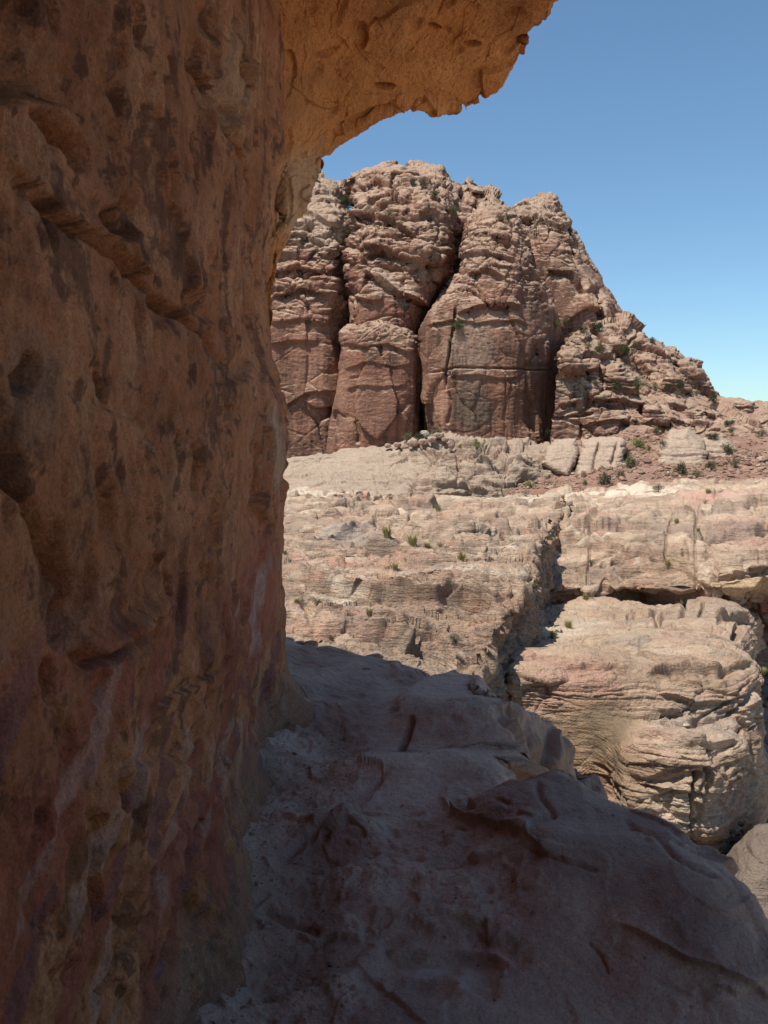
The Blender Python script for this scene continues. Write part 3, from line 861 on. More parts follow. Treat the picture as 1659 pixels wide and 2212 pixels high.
    s.strokes([
        ('step', [(590, 1262), (650, 1268), (720, 1285), (800, 1300), (900, 1305), (1000, 1305), (1090, 1330)], 15, 0.75),
        ('step', [(760, 1372), (830, 1378), (900, 1395), (960, 1412), (1010, 1440)], 12, 0.5),
        ('step', [(900, 1345), (960, 1352), (1020, 1378), (1060, 1385)], 8, 0.16),
        ('crack', [(640, 1335), (700, 1375), (760, 1425)], 7, 0.14),
        ('step', [(640, 1190), (700, 1180), (760, 1172), (800, 1160), (860, 1180), (890, 1205)], 10, 0.5),
        ('crack', [(800, 1140), (840, 1160), (880, 1195)], 9, 0.6), ('pit', (770, 1158), (38, 9), 0, 0.5), ('pit', (690, 1195), (30, 8), -5, 0.4),
        ('crack', [(760, 1185), (790, 1200), (820, 1225)], 5, 0.25),
        ('step', [(1020, 1180), (1060, 1180), (1100, 1190)], 10, 0.4), ('step', [(960, 1190), (1000, 1200), (1040, 1220), (1080, 1225)], 9, 0.35),
        ('crack', [(1080, 1200), (1090, 1165), (1125, 1145)], 6, 0.4), ('crack', [(820, 1225), (900, 1230), (960, 1222)], 6, 0.25),
        ('step', [(760, 1100), (830, 1090), (870, 1100)], 7, 1.0), ('step', [(640, 1120), (720, 1112), (800, 1110)], 6, 0.6),
        ('crack', [(1000, 1130), (1060, 1125), (1130, 1110)], 4, 0.35), ('step', [(1000, 1160), (1080, 1150), (1170, 1158)], 5, 0.4),
        ('crack', [(880, 1140), (885, 1120), (892, 1105)], 4, 0.4), ('step', [(820, 1215), (900, 1222), (1000, 1230), (1080, 1245)], 8, 0.2),
        ('step', [(1010, 1440), (1060, 1440), (1080, 1420)], 10, 0.2), ('crack', [(600, 1240), (680, 1250), (740, 1246)], 5, 0.15),
    ], jit=4)
    s.color(s.blob(700, 1075, 160, 18, 0.5, 10) * sstep(-0.3, 0.1, fbm(p, 4.0, 4, seed=95)), (0.60, 0.50, 0.375), 0.7)
    s.color(s.blob(1150, 1085, 160, 12, 0.5, 8) * sstep(-0.2, 0.1, fbm(p, 4.0, 4, seed=96)), (0.62, 0.52, 0.39), 0.75)
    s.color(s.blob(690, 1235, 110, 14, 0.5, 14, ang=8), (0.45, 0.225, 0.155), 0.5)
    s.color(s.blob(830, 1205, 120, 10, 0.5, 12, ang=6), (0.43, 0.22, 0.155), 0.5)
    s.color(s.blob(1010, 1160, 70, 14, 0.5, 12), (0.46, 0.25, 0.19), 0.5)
    s.color(s.blob(730, 1330, 100, 13, 0.5, 12, ang=5), (0.68, 0.58, 0.44), 0.6)
    s.color(s.blob(900, 1270, 170, 14, 0.6, 16), (0.62, 0.53, 0.41), 0.5)
    s.color(s.blob(770, 1360, 60, 16, 0.5, 12), (0.45, 0.26, 0.20), 0.5)
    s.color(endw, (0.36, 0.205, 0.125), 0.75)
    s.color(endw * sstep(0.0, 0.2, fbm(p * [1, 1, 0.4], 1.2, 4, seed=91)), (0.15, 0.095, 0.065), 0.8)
    pat = fbm(p * [0.35, 0.8, 1.2], 3.0, 5, 0.6, seed=98)
    s.color(sstep(0.08, 0.24, pat), (0.24, 0.175, 0.13), 0.55)
    s.color(sstep(0.2, 0.3, fbm(p * [0.5, 1, 1.3], 0.7, 5, 0.65, seed=99)), (0.20, 0.155, 0.115), 0.55)
    s.color(s.blob(840, 1320, 230, 16, 0.5, 8, ang=7), (0.27, 0.18, 0.115), 0.55)  # browner layer under the long ledge, painted darker to deepen its shade
    s.color(s.blob(760, 1175, 70, 24, 0.5, 12), (0.32, 0.27, 0.225), 0.6)
    s.color(s.blob(930, 1090, 60, 8, 0.5, 6), (0.44, 0.31, 0.22), 0.8)
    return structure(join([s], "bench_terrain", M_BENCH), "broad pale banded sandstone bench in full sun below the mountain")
build_bench()

# ------------------------------------------------------------------ right hand shelf and the cliffs under it
def build_shelf():
    R = [
        [(1130, 1110, 150), (1300, 1100, 150), (1500, 1090, 150), (1650, 1080, 150), (1800, 1080, 150)],
        [(1140, 1076, 112), (1300, 1062, 114), (1500, 1046, 116), (1650, 1036, 118), (1800, 1030, 118)],
        [(1190, 1088, 88), (1300, 1080, 86), (1500, 1068, 84), (1650, 1058, 82), (1800, 1052, 80)],
        [(1212, 1112, 68), (1310, 1102, 66), (1500, 1096, 64), (1650, 1090, 62), (1800, 1090, 60)],
        [(1190, 1150, 57), (1300, 1140, 56), (1500, 1135, 54), (1650, 1135, 53), (1800, 1130, 51)],
        [(1170, 1200, 51.5), (1290, 1192, 50.5), (1490, 1190, 49), (1650, 1185, 48), (1800, 1180, 46)],
        [(1158, 1240, 48.5), (1275, 1240, 47.6), (1440, 1248, 46.6), (1540, 1245, 45.2), (1640, 1225, 44), (1800, 1220, 42)][:2] + [(1470, 1240, 46.2), (1640, 1222, 44.2), (1800, 1215, 42)],
        [(1152, 1268, 46.8), (1270, 1266, 46.2), (1480, 1272, 45.2), (1590, 1268, 44.6), (1780, 1236, 42.6)],
        [(1145, 1292, 46.2), (1270, 1282, 46.6), (1450, 1292, 47.5), (1590, 1300, 50), (1760, 1290, 50)],
        [(1145, 1310, 47.0), (1270, 1300, 48), (1450, 1310, 49.5), (1620, 1350, 51), (1760, 1350, 51)],
        [(1145, 1420, 48.0), (1270, 1420, 49), (1470, 1430, 50.5), (1640, 1440, 51.5), (1760, 1440, 51.5)],
    ]
    s = Sheet(net(R, 1.6), toward=(0, 0, 8))
    p = s.p
    s.D += 0.6 * fbm(p * [0.7, 1, 1], 8.0, 3, seed=151) * np.clip(s.f / 60, 0.7, 1.0)
    s.push(); p, sp = s.p, s.sp
    wx = np.stack([pn(p * 0.22, 40), pn(p * 0.22, 41), pn(p * 0.22, 42)], -1)
    f1, f2, idc = worley(p * np.array([0.16, 0.16, 0.34]) + 0.4 * wx, 5)
    s.D += 0.7 * (idc - 0.45) * sstep(0.0, 0.16, f2 - f1) - 0.25 * sstep(0.07, 0.0, f2 - f1)
    zz = p[:, 2] + 0.04 * p[:, 0] + 0.7 * fbm(p * [0.5, 1, 1], 7.0, 3, seed=152)
    s.D += 0.30 * layers(zz / 0.9, 0) + 0.10 * layers(zz / 0.28 + 3, 1)
    s.D += 0.55 * layers(9.0 * np.log(s.f) + 5.0 * fbm(p * [0.45, 1, 0], 12.0, 4, 0.55, seed=157), 1) * sstep(46, 50, s.f)
    s.D -= 0.55 * bedding(s, 220, 0.55)
    s.D += facet(p, (5.0, 4.0, 2.2), 0.60, 14, 0.3, 0.25) + facet(p, (1.6, 1.4, 0.8), 0.20, 15)
    s.D += 0.26 * fbm(p * [0.35, 0.8, 1.3], 2.5, 6, 0.62, sp, seed=153) + 0.20 * fbm(p, 0.8, 5, 0.68, sp, seed=154)
    pk = pn(p * [0.9, 1.0, 1.6], 60)
    s.D -= 0.45 * sstep(0.36, 0.6, pk) * sstep(0.0, 0.4, pn(p * 0.15, 61)) * sstep(60, 54, s.f)
    s.soften(5, 3)
    s.strokes([
        ('crack', [(1465, 1098), (1452, 1120), (1440, 1160), (1436, 1200), (1432, 1230)], 2.2, 0.28),
        ('crack', [(1508, 1090), (1503, 1130), (1500, 1180), (1502, 1240), (1506, 1290)], 2.2, 0.3),
        ('crack', [(1275, 1170), (1270, 1210), (1266, 1260)], 2.4, 0.28),
        ('step', [(1220, 1170), (1260, 1150), (1290, 1128)], 7, 0.5), ('step', [(1210, 1190), (1250, 1178), (1280, 1170)], 7, 0.4),
        ('step', [(1260, 1112), (1300, 1100), (1350, 1085)], 5, 0.5), ('pit', (1330, 1205), (14, 8), 0, 0.9), ('pit', (1368, 1210), (16, 6), 0, 0.8),
        ('pit', (1300, 1210), (9, 8), 0, 0.7), ('pit', (1480, 1205), (10, 14), 0, 0.5), ('pit', (1420, 1215), (22, 12), 0, 0.6),
        ('step', [(1290, 1240), (1380, 1232), (1470, 1228), (1540, 1225)], 9, 0.5),
        ('step', [(1540, 1150), (1590, 1160), (1659, 1150)], 7, 0.5), ('step', [(1530, 1240), (1600, 1235), (1660, 1222)], 8, 0.4),
        ('pit', (1600, 1178), (26, 9), 0, 0.9), ('pit', (1650, 1155), (20, 10), 0, 0.9),
        
    ], jit=3)
    s.color(s.blob(1330, 1075, 200, 13, 0.5, 8, ang=-3) * sstep(-0.25, 0.1, fbm(p, 4.0, 4, seed=97)), (0.66, 0.56, 0.43), 0.8)
    s.color(s.blob(1560, 1080, 110, 10, 0.5, 10, ang=-3), (0.55, 0.33, 0.27), 0.6)
    s.color(s.blob(1600, 1150, 90, 40, 0.6, 16), (0.44, 0.265, 0.205), 0.6)
    s.color(s.blob(1330, 1150, 60, 8, 0.6, 8), (0.46, 0.22, 0.17), 0.6)
    s.color(s.blob(1400, 1245, 150, 22, 0.5, 10), (0.36, 0.25, 0.165), 0.6)
    s.color(s.blob(1600, 1265, 110, 22, 0.5, 8), (0.55, 0.38, 0.22), 0.7)
    s.color(s.blob(1645, 1345, 40, 60, 0.4, 8), (0.30, 0.12, 0.085), 0.8)
    s.color(sstep(0.0, 0.4, fbm(p, 3.0, 4, seed=191)) * sstep(1110, 1150, s.Y), (0.25, 0.19, 0.145), 0.5)
    s.color(sstep(0.12, 0.28, fbm(p * [0.4, 0.8, 1.2], 4.0, 5, 0.62, seed=192)), (0.24, 0.18, 0.135), 0.55)
    return structure(join([s], "shelf_terrain", M_BENCH), "rounded pale sandstone shelf with cracks and hollows across the gorge")
build_shelf()

# ------------------------------------------------------------------ layered outcrop on the right
def build_outcrop():
    R = [
        [(1100, 1330, 48), (1150, 1312, 46.5), (1280, 1292, 46.6), (1410, 1302, 47.0), (1530, 1290, 47.5), (1600, 1310, 48), (1640, 1340, 49), (1650, 1400, 51)],
        [(1100, 1370, 38), (1152, 1345, 37), (1280, 1334, 37.5), (1400, 1328, 38.5), (1520, 1302, 40.5), (1590, 1318, 40.5), (1628, 1350, 41.5), (1634, 1420, 43.5)],
        [(1110, 1410, 29), (1150, 1388, 28.5), (1260, 1380, 28.8), (1370, 1362, 31), (1470, 1345, 33.5), (1570, 1366, 32.5), (1612, 1402, 32), (1625, 1470, 34)],
        [(1104, 1432, 24.4), (1128, 1414, 23.2), (1250, 1400, 24.2), (1400, 1388, 24.6), (1540, 1402, 24.6), (1600, 1424, 25), (1628, 1444, 26.5), (1632, 1480, 30)],
        [(1094, 1455, 22.6), (1112, 1445, 21.4), (1250, 1438, 21.6), (1400, 1432, 22.3), (1540, 1440, 22.3), (1612, 1455, 22.9), (1636, 1470, 24.5), (1638, 1500, 29)],
        [(1092, 1500, 21.9), (1108, 1490, 20.9), (1250, 1486, 20.9), (1400, 1482, 21.2), (1530, 1490, 21.3), (1612, 1500, 22.0), (1639, 1510, 23.8), (1640, 1530, 29)],
        [(1100, 1540, 21.8), (1116, 1530, 20.9), (1250, 1545, 20.75), (1400, 1548, 20.6), (1520, 1552, 20.7), (1612, 1560, 21.4), (1641, 1565, 23.2), (1643, 1580, 29)],
        [(1115, 1590, 21.6), (1140, 1585, 20.8), (1270, 1602, 20.6), (1384, 1594, 19.3), (1500, 1598, 18.95), (1612, 1604, 20.0), (1643, 1620, 22.9), (1646, 1640, 28)],
        [(1140, 1630, 21.5), (1170, 1635, 20.7), (1285, 1640, 20.45), (1370, 1614, 18.95), (1500, 1612, 18.6), (1608, 1624, 19.7), (1646, 1655, 22.5), (1648, 1670, 28)],
        [(1170, 1680, 21.4), (1200, 1690, 20.6), (1300, 1690, 20.3), (1364, 1668, 18.85), (1500, 1672, 18.5), (1602, 1692, 19.6), (1648, 1712, 22.3), (1649, 1720, 27)],
        [(1220, 1770, 21.3), (1250, 1785, 20.5), (1330, 1780, 20.1), (1358, 1750, 18.75), (1490, 1770, 18.4), (1578, 1790, 19.5), (1626, 1790, 21.9), (1642, 1790, 26)],
        [(1250, 1880, 21.3), (1290, 1890, 20.5), (1350, 1890, 20.1), (1400, 1850, 19.0), (1500, 1850, 18.8), (1548, 1870, 19.7), (1594, 1862, 21.7), (1620, 1850, 26)],
        [(1300, 2000, 22.5), (1350, 2000, 22.3), (1400, 2000, 22), (1440, 1960, 21), (1500, 1930, 20.8), (1535, 1930, 21.2), (1560, 1930, 22.2), (1590, 1930, 26)],
        [(1300, 2300, 23), (1350, 2300, 23), (1400, 2300, 23), (1440, 2300, 23), (1500, 2300, 23), (1535, 2300, 23), (1560, 2300, 23), (1590, 2300, 26)],
    ]
    R = [[(x, y, d if k < 3 else d * (0.95 if k > 3 else 0.97)) for x, y, d in row] for k, row in enumerate(R)]
    s = Sheet(net(R, 1.5), toward=(0, 0, 4))
    p = s.p
    s.D += 0.20 * fbm(p * [0.6, 1, 1], 3.0, 3, seed=251)
    s.push(); p, sp = s.p, s.sp
    front = sstep(25, 23, s.f)
    zz = p[:, 2] + 0.05 * p[:, 0] + 0.12 * fbm(p * [0.5, 1, 1], 3.5, 3, seed=252)
    hollow = s.blob(1270, 1600, 135, 115, 0.4, 8, ang=25)
    lm = 0.35 + 0.65 * sstep(-0.3, 0.4, fbm(p, 3.0, 3, seed=257))
    s.D += (0.075 * lm * layers(zz / 0.5, 2) + 0.04 * layers(zz / 0.14 + 3, 1)) * (1 - 0.75 * hollow)
    s.D += (facet(p, (2.4, 1.6, 1.1), 0.14, 16, 0.2, 0.06) + facet(p, (0.7, 0.6, 0.22), 0.045, 17)) * (1 - 0.7 * hollow)
    s.D -= 0.13 * bedding(s, 230, 1.3) * (1 - 0.7 * hollow)
    s.D += (0.07 * fbm(p * [0.35, 0.8, 1.3], 1.4, 5, 0.6, sp, seed=253) + 0.075 * fbm(p, 0.5, 5, 0.68, sp, seed=254)) * (1 - 0.6 * hollow)
    wx = np.stack([pn(p * 0.5, 40), pn(p * 0.5, 41), pn(p * 0.5, 42)], -1)
    f1, f2, idc = worley(p * np.array([0.34, 0.3, 0.7]) + 0.4 * wx, 6)
    s.D += 0.22 * (idc - 0.5) * sstep(0.0, 0.14, f2 - f1) * (1 - hollow)
    # chisel marks in the hollow: slanting herringbone grooves
    X, Y = s.jitter(10, 13, 120)
    g1 = np.sin((Y * 0.75 - X * 0.66) * 1.3); g2 = np.sin((Y * 0.80 + X * 0.60) * 1.3)
    hb = sstep(-0.15, 0.15, np.sin((Y * 0.9 + X * 0.28) / 15.0))
    s.D += 0.006 * hollow * sstep(-0.3, 0.3, fbm(p, 0.8, 3, seed=81)) * (g1 * hb + g2 * (1 - hb))
    pk = pn(p * [1.4, 1.6, 2.6], 60)
    s.D -= 0.20 * sstep(0.40, 0.62, pk) * sstep(0.1, 0.4, pn(p * 0.3, 61))
    s.strokes([
        ('step', [(1215, 1440), (1290, 1442), (1330, 1448), (1350, 1470)], 9, 0.25),
        ('step', [(1390, 1465), (1480, 1450), (1560, 1445), (1620, 1450)], 9, 0.30),
        ('step', [(1420, 1500), (1500, 1520), (1600, 1510)], 9, 0.22), ('step', [(1370, 1600), (1420, 1595), (1490, 1610), (1600, 1600)], 12, 0.22),
        ('crack', [(1505, 1660), (1498, 1700), (1500, 1760), (1508, 1800)], 4, 0.35), ('crack', [(1530, 1650), (1524, 1700), (1520, 1790)], 3.5, 0.3),
        ('step', [(1365, 1690), (1420, 1700), (1500, 1712), (1600, 1700)], 9, 0.18), ('step', [(1430, 1545), (1460, 1560), (1520, 1555)], 8, 0.15),
        ('pit', (1275, 1440), (24, 7), 0, 0.25),
                ('pit', (1300, 1660), (26, 8), 25, 0.08),
        ('crack', [(1410, 1320), (1425, 1335), (1420, 1352), (1400, 1360)], 6, 0.7), ('step', [(1350, 1330), (1400, 1330), (1425, 1325)], 6, 0.5),
        ('crack', [(1480, 1290), (1475, 1320), (1470, 1345)], 4, 0.4), ('crack', [(1520, 1300), (1510, 1340)], 3, 0.3),
        ('step', [(1540, 1340), (1580, 1335), (1620, 1340)], 8, 0.6), ('pit', (1590, 1370), (12, 24), 0, 0.6),
    ], jit=3)
    s.color(hollow, (0.30, 0.195, 0.115), 0.55)
    s.color(hollow * sstep(0.0, 0.35, fbm(p * [1, 1, 1.5], 1.6, 3, seed=80)), (0.14, 0.105, 0.065), 0.75)
    s.color(s.blob(1200, 1365, 120, 26, 0.5, 8, ang=-8), (0.60, 0.50, 0.39), 0.5)
    s.color(s.blob(1260, 1310, 60, 14, 0.5, 8), (0.45, 0.33, 0.235), 0.7)
    s.color(s.blob(1230, 1460, 110, 45, 0.6, 14), (0.43, 0.25, 0.185), 0.6)
    s.color(s.blob(1480, 1570, 120, 40, 0.6, 14), (0.50, 0.34, 0.265), 0.5)
    s.color(s.blob(1480, 1750, 110, 70, 0.6, 16), (0.60, 0.50, 0.37), 0.5)
    s.color(s.blob(1540, 1870, 60, 40, 0.5, 8), (0.50, 0.33, 0.20), 0.6)
    s.color(sstep(0.05, 0.4, fbm(p * [0.6, 1, 1.6], 1.8, 4, seed=291)) * (1 - hollow), (0.27, 0.225, 0.18), 0.55)
    o = join([s], "rock_outcrop", M_BLOCK)
    o['label'] = "massive layered sandstone outcrop with a chiselled hollow, across the gorge from the path"
    o['category'] = "rock outcrop"
    return o
build_outcrop()

def lump(outline, d, thick, tilt=0.0, seed=1, nr=None, amp=0.5, pw=2.2, lay=0.5, L=None, cx=None, layer=None):
    """closed rock solid from an outline at distance d; returns a Sheet"""
    o = np.array(outline, float)
    o = np.concatenate([o, o[:1]])
    ln = np.concatenate([[0], np.cumsum(np.linalg.norm(np.diff(o, axis=0), axis=1))])
    c = o[:-1].mean(0) if cx is None else np.array(cx, float)
    na = max(28, int(ln[-1] / 2.0))
    tt = np.linspace(0, ln[-1], na)
    ox = np.interp(tt, ln, o[:, 0]); oy = np.interp(tt, ln, o[:, 1])
    rad = np.hypot(ox - c[0], oy - c[1]).mean()
    nf = max(10, int(rad / 1.6)); nb = max(6, nf // 3)
    rf = np.linspace(0.0, 1, nf); ph = np.linspace(0, math.pi / 2, nf)
    rows = []
    for k in range(nf):
        r = math.sin(ph[k]); e = 1 - (1 - min(r, 0.9999) ** pw) ** (1 / pw)
        X = c[0] + (ox - c[0]) * r; Y = c[1] + (oy - c[1]) * r
        rows.append(at(X, Y, d + tilt * (c[1] - Y) + thick * e))
    for k in range(1, nb + 1):
        r = math.cos(k / nb * math.pi / 2)
        X = c[0] + (ox - c[0]) * r; Y = c[1] + (oy - c[1]) * r
        rows.append(at(X, Y, d + tilt * (c[1] - Y) + thick * (1 + math.sin(k / nb * math.pi / 2))))
    s = Sheet(np.array(rows), toward=(0, 0, 0))
    # normals: outward from the centre of the solid
    ctr = s.P.reshape(-1, 3).mean(0)
    N, a, b = normals(s.P)
    sg = (N * (s.P - ctr)).sum()
    s.flip = sg < 0
    s.N = -N if s.flip else N
    s.N[0] = (at(c[0], c[1], d) - at(c[0], c[1], d + 1)) / np.linalg.norm(at(c[0], c[1], d) - at(c[0], c[1], d + 1))
    size = rad * K / FPX * d
    p = s.p
    g = np.hypot(0.0, 1.0)
    nrm = lambda q: q
    D = amp * size * (0.22 * fbm(p, size * 1.3, 4, 0.55, seed=seed))
    f1, f2, idc = worley(p / (size * 0.9), seed)
    D += amp * size * 0.22 * (idc - 0.5) * sstep(0.0, 0.2, f2 - f1)
    th = layer or size * 0.28
    D += lay * size * 0.10 * layers((p[:, 2] + 0.1 * size * pn(p / size, seed + 3)) / th + seed, seed % 3)
    D += amp * size * 0.07 * fbm(p, size * 0.25, 4, 0.6, seed=seed + 5)
    D = D.reshape(s.sh)
    D[:, -1] = D[:, 0]
    D[0] = D[0].mean(); D[-1] = D[-1].mean()
    s.D = D.reshape(-1).astype(np.float32)
    return s

# ------------------------------------------------------------------ mountain
def column(L, Rr, d0, bulge, n=9, pw=2.0, back=0.0, cut=(1.0, 1.0), pwr=None):
    """rows across a buttress: left and right outlines (bottom to top), distance per row, bulge towards the viewer"""
    rows = []
    for (lx, ly), (rx, ry), d, b in zip(L, Rr, d0, bulge):
        row = []
        for k in range(n):
            u = k / (n - 1)
            a = abs(2 * u - 1)
            side = cut[0] if u < 0.5 else cut[1]
            q = pw if (u < 0.5 or pwr is None) else pwr
            e = b * side * (1 - (1 - min(a, 0.999) ** q) ** (1 / q))
            w = 0.5 - 0.5 * math.cos(math.pi * u)
            w = 0.5 * w + 0.5 * u
            row.append((lx + (rx - lx) * w, ly + (ry - ly) * w, d + e))
        # turn right round to the back
        row.insert(0, (lx + 6, ly, d + b * cut[0] * 1.5 + back)); row.append((rx - 6, ry, d + b * cut[1] * 1.5 + back))
        rows.append(row)
    return rows

def rough_mount(s, seed, ledge=1.0, craggy=0.5, flute=0.6, strokes=(), top=None):
    p = s.p
    s.D += 2.2 * fbm(p * [1, 1, 0.6], 18.0, 3, seed=seed)
    s.push(); p, sp = s.p, s.sp
    wx = np.stack([pn(p * 0.05, 40 + seed), pn(p * 0.05, 41), pn(p * 0.05, 42)], -1)
    f1, f2, idc = worley(p * np.array([0.085, 0.085, 0.11]) + 0.4 * wx, seed)
    up = sstep(28, 60, p[:, 2]) if top is None else top(s)
    cr = craggy * (0.3 + 0.7 * up)
    s.D += cr * (2.5 * (idc - 0.5) * sstep(0.0, 0.16, f2 - f1) - 1.0 * sstep(0.06, 0.0, f2 - f1))
    s.D += facet(p, (12, 12, 20), 1.5, 18 + seed % 7, 0.2, 0.2) * (1 - 0.4 * up) + facet(p, (5.5, 5.5, 5.0), 0.9, 19 + seed % 5, 0.25, 0.30) * (0.08 + 0.62 * up)
    zz = p[:, 2] + 5.0 * fbm(p * [1, 1, 0.6], 22.0, 4, seed=seed + 2) + 0.03 * p[:, 0]
    m1 = sstep(-0.35, 0.35, fbm(p, 20.0, 3, seed=seed + 6))
    la = layers(zz / 5.5, 0)
    s.D += (ledge * (0.16 + 1.3 * up) * m1 * 1.2 * la).astype(np.float32)
    s.D += 0.24 * layers(p[:, 2] / 1.5 + 1.5 * fbm(p, 14.0, 3, seed=seed + 9), 1) * (0.10 + 0.9 * up)
    s.push(); p = s.p
    s.D += flute * 0.55 * fbm(p * [1, 1, 0.16], 2.6, 4, 0.6, sp, seed=seed + 3) * (1 - 0.5 * up)
    s.D += 0.6 * (0.16 + 0.42 * up) * fbm(p * [1, 1, 1.2], 4.0, 5, 0.62, sp, seed=seed + 4)
    s.D += (0.10 + 0.2 * up) * fbm(p * [0.5, 0.5, 1.6], 1.6, 3, 0.6, sp, seed=seed + 5, kind='b') + facet(p, (2.0, 2.0, 1.7), 0.34, 20 + seed % 5) * (0.10 + 0.6 * up)
    pk = pn(p * [0.35, 0.35, 0.45], 60 + seed)
    s.D -= 1.1 * sstep(0.38, 0.58, pk) * (0.1 + 0.7 * m1 * up)
    s.strokes(strokes, jit=3)
    # stone colours: reddish lower faces, pale tan weathered ledges
    s.color(sstep(0.1, 0.5, fbm(p * [0.7, 0.7, 1], 14.0, 4, seed=seed + 11)) * (1 - up), (0.25, 0.115, 0.072), 0.65)
    s.color(up * sstep(-0.2, 0.3, fbm(p, 9.0, 4, seed=seed + 12)), (0.33, 0.215, 0.15), 0.45)
    s.color(sstep(0.15, 0.5, fbm(p * [1, 1, 0.25], 5.0, 4, seed=seed + 13)) * (0.6 - 0.2 * up), (0.10, 0.064, 0.047), 0.75)

def build_mountain():
    S = []
    # far left buttress, mostly behind the near wall
    Y0 = [1040, 985, 900, 800, 700, 620, 540, 470, 425, 395, 384, 384, 430]
    L = [(300, y) for y in Y0]
    Rr = list(zip([745, 745, 744, 744, 746, 750, 751, 750, 752, 760, 775, 790, 790], Y0))
    d = [199, 200, 201, 202, 203, 204.5, 207, 212, 219, 227, 236, 250, 290]
    s = Sheet(net(column(L, Rr, d, [20] * 13, pw=4.5, cut=(1, 1)), 1.5), toward=(0, 0, 10))
    rough_mount(s, 101, 1.5, 0.5, 0.6, [
        ('step', [(580, 590), (640, 575), (700, 590), (745, 570)], 9, 1.4), ('step', [(590, 640), (650, 625), (735, 640)], 9, 1.3),
        ('step', [(580, 520), (640, 500), (700, 520), (740, 545)], 8, 1.4), ('step', [(580, 700), (650, 690), (720, 705)], 9, 1.1),
        ('step', [(580, 745), (620, 735), (690, 740)], 9, 1.0), ('step', [(610, 880), (660, 850), (720, 845)], 8, 1.2),
        ('step', [(640, 450), (690, 470), (740, 500)], 8, 1.4)], top=lambda s: sstep(760, 620, s.Y))
    s.color(s.blob(690, 470, 90, 80, 0.5, 10), (0.44, 0.345, 0.26), 0.5)
    S.append(s)
    # skyline block just right of the overhang
    s = Sheet(net(column([(640, 520), (650, 440), (655, 400), (660, 378), (668, 370), (672, 372)], [(765, 560), (770, 470), (735, 430), (712, 400), (690, 378), (684, 376)],
                         [214, 216, 219, 222, 228, 250], [14] * 6), 1.5), toward=(0, 0, 10))
    rough_mount(s, 111, 1.0, 0.7, 0.3, top=lambda s: 0 * s.Y + 1)
    s.color(0 * s.Y + 1, (0.44, 0.345, 0.26), 0.5)
    S.append(s)
    # second buttress with the summit
    Y1 = [1010, 955, 880, 800, 730, 680, 640, 590, 530, 480, 440, 410, 385, 370, 362, 357, 356, 420]
    lx = [722, 724, 730, 738, 746, 750, 752, 753, 754, 754, 756, 766, 782, 800, 818, 834, 845, 845]
    rx = [914, 912, 911, 912, 920, 934, 950, 972, 985, 992, 992, 985, 972, 955, 935, 912, 890, 890]
    d = [193, 193.5, 194.5, 195.5, 196.5, 197.2, 198, 199.5, 202, 206, 211, 217, 223, 229, 234, 239, 246, 300]
    s = Sheet(net(column(list(zip(lx, Y1)), list(zip(rx, Y1)), d, [20] * 18, pw=3.6, cut=(0.9, 1.5), pwr=2.1), 1.5), toward=(0, 0, 10))
    rough_mount(s, 121, 1.4, 0.8, 0.7, [
        ('step', [(780, 580), (812, 598), (850, 625), (890, 645), (935, 668)], 8, 2.6),
        ('step', [(755, 470), (800, 462), (850, 478), (900, 510)], 8, 1.8), ('step', [(760, 530), (820, 540), (880, 560), (960, 575)], 9, 1.8),
        ('step', [(770, 405), (810, 395), (860, 410)], 7, 1.8), ('step', [(755, 640), (790, 645), (830, 650)], 8, 1.4),
        ('crack', [(850, 375), (846, 400), (850, 425)], 4, 1.2), ('step', [(790, 440), (840, 430), (880, 445)], 7, 1.6)],
        top=lambda s: sstep(700, 560, s.Y))
    s.color(s.blob(850, 610, 70, 14, 0.5, 8, ang=25), (0.45, 0.33, 0.235), 0.6)
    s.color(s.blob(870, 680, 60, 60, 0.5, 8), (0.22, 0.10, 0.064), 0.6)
    S.append(s)
    # lower front buttress under it
    Y2 = [1010, 960, 900, 840, 790, 755, 730, 712, 704, 704, 760]
    lx = [700, 706, 716, 724, 731, 737, 746, 763, 785, 800, 800]
    rx = [908, 908, 907, 906, 905, 900, 888, 866, 845, 830, 830]
    d = [189, 189.3, 189.7, 190.2, 190.8, 191.4, 192.3, 193.6, 196, 199, 210]
    s = Sheet(net(column(list(zip(lx, Y2)), list(zip(rx, Y2)), d, [9] * 11, pw=3.0), 1.5), toward=(0, 0, 10))
    rough_mount(s, 131, 0.8, 0.35, 0.5, [
        ('step', [(745, 742), (790, 752), (840, 745), (890, 770)], 8, 0.9), ('step', [(735, 842), (770, 832), (830, 838), (880, 830)], 6, 0.5),
        ('step', [(738, 798), (790, 786), (850, 792), (900, 785)], 6, 0.4), ('crack', [(765, 905), (775, 935), (770, 960)], 5, 0.9)],
        top=lambda s: sstep(765, 715, s.Y))
    S.append(s)
    # craggy mass behind, between the pillars
    Y3 = [760, 680, 620, 560, 510, 470, 440, 418, 405, 398, 397, 470]
    lx = [880, 890, 900, 900, 900, 905, 915, 925, 935, 945, 960, 960]
    rx = [1060, 1070, 1080, 1090, 1096, 1094, 1086, 1074, 1056, 1036, 1012, 1012]
    d = [212, 213, 214.5, 217, 221, 226, 231, 236, 241, 246, 254, 300]
    s = Sheet(net(column(list(zip(lx, Y3)), list(zip(rx, Y3)), d, [14] * 12, pw=2.6), 1.5), toward=(0, 0, 10))
    rough_mount(s, 141, 1.3, 1.2, 0.5, [('step', [(920, 445), (980, 430), (1040, 450), (1090, 470)], 8, 2.0), ('step', [(910, 500), (960, 480), (1010, 500)], 8, 1.8),
                                       ('crack', [(1000, 405), (1003, 440)], 5, 2.0), ('crack', [(1035, 415), (1030, 450)], 5, 2.0), ('crack', [(955, 400), (950, 440)], 5, 2.0)],
                top=lambda s: sstep(700, 520, s.Y))
    S.append(s)
